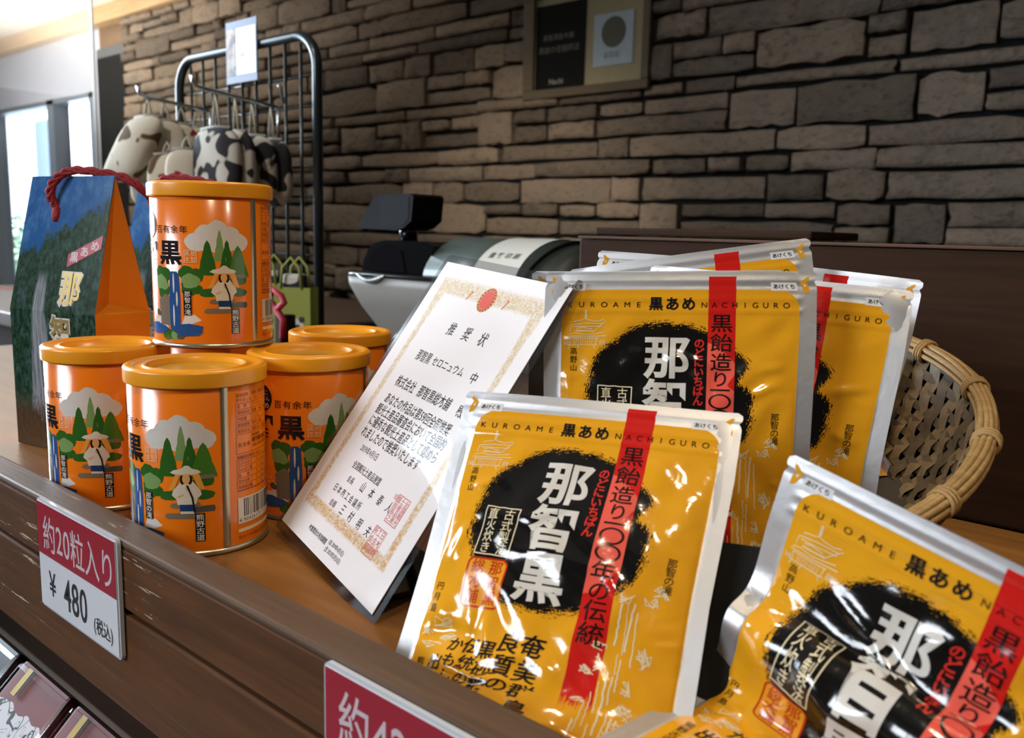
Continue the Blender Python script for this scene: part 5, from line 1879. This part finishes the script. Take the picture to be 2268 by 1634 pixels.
def plush_pouch(pos, label, mat, w_, h_, th, tilt=0.0, yaw=0.0, cat='pouch', group=None, drop=0.035):
    """soft zip pouch hanging from a strap; pos is the point on the bar"""
    root = thing('plush_pouch', label, cat, (pos[0], pos[1], pos[2] - drop - h_), yaw, group)
    bm = bmesh.new()
    bmesh.ops.create_uvsphere(bm, u_segments=20, v_segments=14, radius=1)
    for q in bm.verts:
        x, y, z = q.co
        k = 1 + 0.10 * max(0, -z)
        sx = math.copysign(abs(x) ** 0.62, x)
        sz = math.copysign(abs(z) ** 0.62, z)
        q.co = Vector((sx * w_ / 2 * k, y * th / 2 * (1.0 + .15 * sin(3 * x + 2 * z)), h_ / 2 + sz * h_ / 2))
    for q in bm.verts:
        q.co.x += (q.co.z - h_) * math.tan(tilt) * -1
    b = MB()
    b.frombm(bm, True)
    b.build('body', mat, root)
    st_ = MB()
    st_.tube([(-0.008, 0, h_ - 0.004), (-0.004, 0, h_ + drop * .6), (0, 0, h_ + drop), (0.005, 0, h_ + drop * .6), (0.010, 0, h_ - 0.003)], 0.0022, 6)
    st_.build('strap', simple('strap_cream', (0.50, 0.46, 0.36), 0.8) if 'strap_cream' not in bpy.data.materials else bpy.data.materials['strap_cream'], root)
    MB().tube([(-w_ * .32, -0.001, h_ - 0.002), (0, -0.001, h_ + 0.001), (w_ * .32, -0.001, h_ - 0.002)], 0.003, 6).build('zip', simple('zip_tape', (0.30, 0.28, 0.24), 0.6) if 'zip_tape' not in bpy.data.materials else bpy.data.materials['zip_tape'], root)
    return root


cows = ['first of the patched black and white pouches on its hook bar, at the upturned tip', 'patched black and white pouch hanging second from the bar tip', 'patched black and white pouch hanging third from the bar tip', 'patched black and white pouch hanging last, next to the rack grid']
for k in range(4):
    q = Vector(t1).lerp(Vector(r1), 0.20 + 0.235 * k)
    plush_pouch((q.x + 0.004 * (k % 2), q.y, q.z - 0.004), cows[k], MAT['cow'], 0.112, 0.112, 0.034, 0, radians((8, -6, 5, -4)[k]), group='patched pouches on the rack', drop=0.052)
dogs = ['swinging cream pouch with brown spots and a red mark, at the tip of its bar', 'cream spotted pouch second along the shorter hook bar', 'plain-fronted cream pouch third along the shorter hook bar', 'cream spotted pouch nearest the rack frame']
for k in range(4):
    q = Vector(t2).lerp(Vector(r2), 0.04 + 0.255 * k)
    plush_pouch((q.x, q.y, q.z - 0.004), dogs[k], MAT['dog'], (0.100, 0.075, 0.06, 0.075)[k], (0.115, 0.125, 0.12, 0.125)[k], (0.04, 0.026, 0.026, 0.026)[k], (-0.62, 0.0, 0.0, 0.0)[k], radians((14, 40, 45, 42)[k]), group='cream pouches on the rack', drop=(0.028, 0.03, 0.03, 0.03)[k])
for k, (px, py) in enumerate(((330, 372), (372, 380), (415, 372))):
    q = aty(px, py, KY - 0.10 - 0.02 * k)
    plush_pouch((q.x, q.y, q.z + 0.05), ('lower cream and white pouch beneath the swinging one', 'lower cream spotted pouch in the middle of the short row', 'lower cream spotted pouch beside the patched pouches')[k], MAT['dog'], 0.07, 0.10, 0.03, 0, radians(40 + 12 * k), group='lower row of cream pouches', drop=0.02)
q = aty(352, 398, KY - 0.20)
MB_ = MB()

# green panda bags at the foot of the rack
MAT['greenbag'] = simple('green_bag_felt', (0.26, 0.29, 0.045), 0.7, 0, 0, 0.08, 80)
def panda_bag(loc, label, rot):
    root = thing('gift_bag', label, 'bag', loc, rot, 'green panda gift bags')
    w_, d_, h_ = 0.062, 0.030, 0.088
    b = MB()
    b.add([(-w_ / 2, -d_ / 2, 0), (w_ / 2, -d_ / 2, 0), (w_ / 2, d_ / 2, 0), (-w_ / 2, d_ / 2, 0), (-w_ / 2, -d_ / 2, h_), (w_ / 2, -d_ / 2, h_), (w_ / 2 - .006, 0, h_), (w_ / 2, d_ / 2, h_), (-w_ / 2, d_ / 2, h_), (-w_ / 2 + .006, 0, h_)],
          [(0, 1, 5, 4), (2, 3, 8, 7), (1, 2, 7, 6, 5), (3, 0, 4, 9, 8), (3, 2, 1, 0)])
    b.build('bag', MAT['greenbag'], root)
    for y in (-d_ / 2, d_ / 2):
        MB().tube([(-w_ * .28, y, h_ - .002), (-w_ * .22, y, h_ + .03), (0, y, h_ + .045), (w_ * .22, y, h_ + .03), (w_ * .28, y, h_ - .002)], 0.0022, 6).build('handle', MAT['greenbag'], root)
    P = Print()
    P.ell('w', 4, 26, 17, 15, 24)
    P.ell('w', 8, 12, 13, 10, 20)
    for x, y, rx, ry in ((-10, 38, 5, 5), (17, 39, 5, 5), (-2, 27, 4, 5), (10, 27, 4, 5), (4, 20, 2.4, 1.8), (20, 16, 6, 9)):
        P.ell('k', x, y, rx, ry, 14)
    P.build_plane({'w': 'panda_face', 'k': ('panda_spots', 3)}, {'w': ink('panda_white', (0.55, 0.52, 0.46), 0.6), 'k': ink('panda_black', (0.02, 0.02, 0.02), 0.6)}, root, (0, -d_ / 2 - 0.0002, 0), (0.001, 0, 0), (0, 0, 0.001), (0, -1, 0))
    MB().box(-w_ * .3, w_ * .3, -.010, .010, h_ - .02, h_ + .02, 0.006).build('filling', MAT['cow'], root)
    return root


q = aty(655, 700, 0.80)
panda_bag((q.x, 0.80, -0.0045), 'green panda gift bag at the foot of the wire rack', radians(30))
q = aty(600, 700, 0.83)
panda_bag((q.x, 0.83, -0.0045), 'green panda gift bag mostly hidden by the stacked tin', radians(30))
rb = thing('red_ribbon_bow', 'red ribbon bow beside the green panda bags', 'ribbon', (aty(612, 655, 0.72).x, 0.72, aty(612, 655, 0.72).z - 0.02))
MB().tube([(0, 0, 0), (0.02, 0, 0.012), (0.006, 0.004, 0.02), (-0.012, 0, 0.03), (-0.016, 0.0, 0.012), (0, 0, 0), (0.016, 0, -0.012), (0.01, 0.003, -0.04)], 0.005, 6).build('bow', simple('red_ribbon', (0.42, 0.012, 0.03), 0.5), rb)
MB().box(-0.012, 0.004, 0.004, 0.03, aty(612, 655, 0.72).z * -1 + 0.02 - 0.0045, -0.008, 0.002).build('package', MAT['darkwood'], rb)

# red corded tag on the wall beside the register, wicker tray behind the tins
q = aty(742, 668, WALLY - 0.06)
kt = thing('wall_bracket', 'small black metal bracket fixed to the stone wall beside the register', 'bracket', (q.x, WALLY - 0.045, q.z))
MB().prism([(-0.05, -0.02), (0.0, -0.055), (0.055, 0.0), (0.0, 0.045), (-0.045, 0.03)], -0.01, 0.05, 'y').build('plate', MAT['black'], kt)
MB().lathe([(0, 0), (0.014, 0), (0.014, 0.006), (0, 0.008)], 12, (-0.01, -0.012, -0.004)).build('knob', MAT['chrome'], kt)
q = aty(772, 722, 0.70)
wt = thing('wicker_tray', 'small pale wicker tray standing behind the tins by the register', 'tray', (q.x, 0.70, -0.0045))
MB().lathe([(0.0, 0.001), (0.030, 0.001), (0.036, 0.024), (0.034, 0.024), (0.028, 0.003), (0, 0.003)], 24).build('bowl', MAT['bamboo'], wt)
for k in range(10):
    a = 2 * pi * k / 10
    MB().tube([(0.035 * cos(a + .3 * s_), 0.035 * sin(a + .3 * s_), 0.026 + 0.004 * sin(pi * s_)) for s_ in (0, .25, .5, .75, 1)], 0.0035, 6).build('rim_twist', MAT['bamboo_rim'], wt)

# ================================================================== framed posters on the stone wall
FY = WALLY - 0.045
fx0, fx1, fz0, fz1 = -2.012, -1.517, 0.613, 0.955
pf = thing('picture_frame', 'greyish wooden frame with a black poster and a pale certificate, hung on the stone wall', 'frame', ((fx0 + fx1) / 2, FY, fz0))
hw, hh = (fx1 - fx0) / 2, fz1 - fz0
MAT['frame_wood'] = wood('frame_wood', (0.10, 0.075, 0.045), (0.16, 0.12, 0.075), 0.5, 'x', 0.6)
MB().box(-hw, hw, 0, 0.02, 0, 0.028, 0.003).build('frame_rail', MAT['frame_wood'], pf)
MB().box(-hw, hw, 0, 0.02, hh - 0.028, hh, 0.003).build('frame_rail', MAT['frame_wood'], pf)
MB().box(-hw, -hw + 0.045, 0, 0.02, 0.028, hh - 0.028, 0.003).build('frame_rail', MAT['frame_wood'], pf)
MB().box(hw - 0.026, hw, 0, 0.02, 0.028, hh - 0.028, 0.003).build('frame_rail', MAT['frame_wood'], pf)
MB().box(-hw + 0.03, hw - 0.02, 0.012, 0.016, 0.02, hh - 0.02).build('mount_board', simple('mount_board', (0.34, 0.29, 0.17), 0.7), pf)
MB().box(-hw + 0.049, -hw + 0.252, 0.009, 0.0118, 0.028, hh - 0.05).build('poster', simple('black_poster', (0.010, 0.011, 0.011), 0.8, 0, 0, 0.1, 60, 0, 0.1), pf)
MB().box(-hw + 0.285, -hw + 0.432, 0.009, 0.0118, 0.08, 0.235).build('certificate_sheet', simple('pale_blue_sheet', (0.40, 0.50, 0.56), 0.6), pf)
P = Print()
P.htext('p', '那智黒飴本舗', 80, 190, 21, 0.01)
P.htext('p', '黒飴の老舗商店', 62, 152, 24, 0.01)
P.htext('q', 'Nachi', 108, 52, 24, 0.015)
P.ell('d', 360, 178, 46, 46, 32)
P.htext('d', '認定証', 325, 112, 20)
P.build_plane({'p': 'poster_lettering', 'q': 'poster_mark', 'd': 'round_emblem'}, {'p': ink('poster_p', (0.10, 0.09, 0.07), 0.6), 'q': ink('poster_q', (0.30, 0.29, 0.24), 0.6), 'd': ink('poster_d', (0.10, 0.095, 0.075), 0.7)}, pf, (-hw, 0.0088, 0), (0.001, 0, 0), (0, 0, 0.001), (0, -1, 0))

# ================================================================== sloping lower tier with wrapped packets
m, t, p = new_mat('packet_doodle')
co = coords(t)
oi = t.nodes.new('ShaderNodeObjectInfo')
xx, yy, zz = sepxyz(co)
v3 = comb(t, xx * 1000.0 + X(t, oi.outputs['Random']) * 300.0, yy * 1000.0)
nz = noise(t, v3, 0.085, 0, 0.3, 1.0)
li = ramp01(vabs(nz - 0.5), 0.05, 0.038)
li2 = ramp01(vabs(noise(t, v3, 0.2, 0, 0.3) - 0.36), 0.02, 0.012)
c = mixc(t, vmax(li, li2), (0.58, 0.57, 0.60), (0.014, 0.012, 0.02))
top = (yy * 1000.0 + noise(t, v3, 0.05, 1) * 14.0) > 82.0
c = mixc(t, top, c, (0.16, 0.022, 0.020))
setp(t, p, 'Base Color', c)
setp(t, p, 'Roughness', 0.5)
MAT['packet'] = m
SL = radians(44)
tier = thing('sloping_tier', 'dark sloping display tier beneath the wooden rail', 'display tier', (-0.55, 0.206, -0.122), 0)
tier.rotation_euler = (SL, 0, 0)
MB().box(-0.50, 0.62, -0.30, 0.0, -0.018, -0.006).build('board', MAT['matte_black'], tier)
MB().box(-0.50, 0.62, -0.302, -0.29, -0.006, 0.03).build('lip', MAT['darkwood'], tier)
MAT['wrap'] = film_clear('packet_wrap', 0.05, 0.07)
plabels = ['cellophane packet with a black speckled top, first along the sloping tier', 'cellophane packet with a dark red band, left of the one below the price card', 'cellophane packet of doodle-printed cloth directly below the price card', 'cellophane packet tucked in the shadow under the rail', 'dark red cellophane packet at the shaded end of the row']
axx = Matrix.Rotation(SL, 3, 'X')
for k in range(5):
    px = -0.655 + 0.082 * k
    loc = Vector((-0.55, 0.206, -0.122)) + axx @ Vector((px + 0.55, -0.098, -0.0055))
    pk = thing('cloth_packet', plabels[k], 'packet', loc, 0, 'wrapped packets on the sloping tier')
    pk.rotation_euler = (SL, 0, 0)
    MB().box(-0.036, 0.036, -0.10, 0.10, 0.0, 0.010, 0.003).build('cloth', MAT['packet'] if k else simple('speckled_pack', (0.02, 0.02, 0.024), 0.4, 0, 0, 0.9, 300), pk)
    MB().box(-0.038, 0.038, -0.105, 0.098, -0.0003, 0.0118, 0.004).build('wrapper', MAT['wrap'], pk)
    MB().box(-0.020, -0.014, 0.080, 0.098, 0.0122, 0.0126).build('gold_seal', MAT['goldfoil'], pk)
    MB().tube([(0.037, -0.10, 0.010), (0.037, 0.097, 0.010)], 0.0008, 5).build('seam', MAT['chrome'], pk)

# ================================================================== far table with white trays at the window side
ft = thing('side_table', 'dark table by the windows carrying white trays', 'table', (-3.75, 1.25, FLOORZ))
MB().box(-0.55, 0.32, -0.35, 0.35, 0.36, 0.40, 0.004).build('table_top', MAT['darkwood'], ft)
for x, y in ((-0.5, -0.3), (0.27, -0.3), (-0.5, 0.3), (0.27, 0.3)):
    MB().box(x - .025, x + .025, y - .025, y + .025, 0.0, 0.36).build('leg', MAT['darkwood'], ft)
MAT['tray'] = simple('white_tray', (0.70, 0.70, 0.70), 0.35, 0, 0.1, 0.04)
tl = ['white tray lying directly on the dark side table', 'white tray raised on a dark crate above the lower tray', 'white tray of pink sweets on top of the crates']
zz0 = FLOORZ + 0.40
for k, (h0, hc) in enumerate(((0.0005, 0.0), (0.13, 0.0), (0.26, 0.0))):
    tr_ = thing('serving_tray', tl[k], 'tray', (-3.62, 1.2, zz0 + h0 + (0.0 if k == 0 else 0.0005)), 0, 'white trays by the windows')
    b = MB()
    b.box(-0.33, 0.22, -0.2, 0.2, 0.0, 0.008)
    b.box(-0.33, 0.22, -0.2, -0.19, 0.008, 0.05)
    b.box(-0.33, 0.22, 0.19, 0.2, 0.008, 0.05)
    b.box(-0.33, -0.32, -0.19, 0.19, 0.008, 0.05)
    b.box(0.21, 0.22, -0.19, 0.19, 0.008, 0.05)
    b.build('tray', MAT['tray'], tr_)
    if k < 2:
        cr_ = thing('crate', ('low dark crate between the two lower white trays', 'low dark crate holding up the tray of pink sweets')[k], 'crate', (-3.62, 1.2, zz0 + h0 + 0.0505), 0, 'dark crates by the windows')
        MB().box(-0.34, 0.23, -0.21, 0.21, 0.0, 0.079, 0.004).build('body', MAT['darkwood'], cr_)
rq = random.Random(12)
for k in range(8):
    tag(MB().lathe([(0, 0), (0.035, 0.004), (0.046, 0.02), (0.036, 0.04), (0, 0.048)], 14).build('pink_sweet', simple('pink_sweet', (0.55, 0.30, 0.25), 0.6) if k == 0 else bpy.data.materials['pink_sweet'], None, (-3.86 + 0.125 * (k % 4), 1.12 + 0.16 * (k // 4), zz0 + 0.26 + 0.009)), 'round pink sweet in the topmost white tray', 'sweet', 'pink sweets in the tray')

bpy.data.objects.remove(_fo)
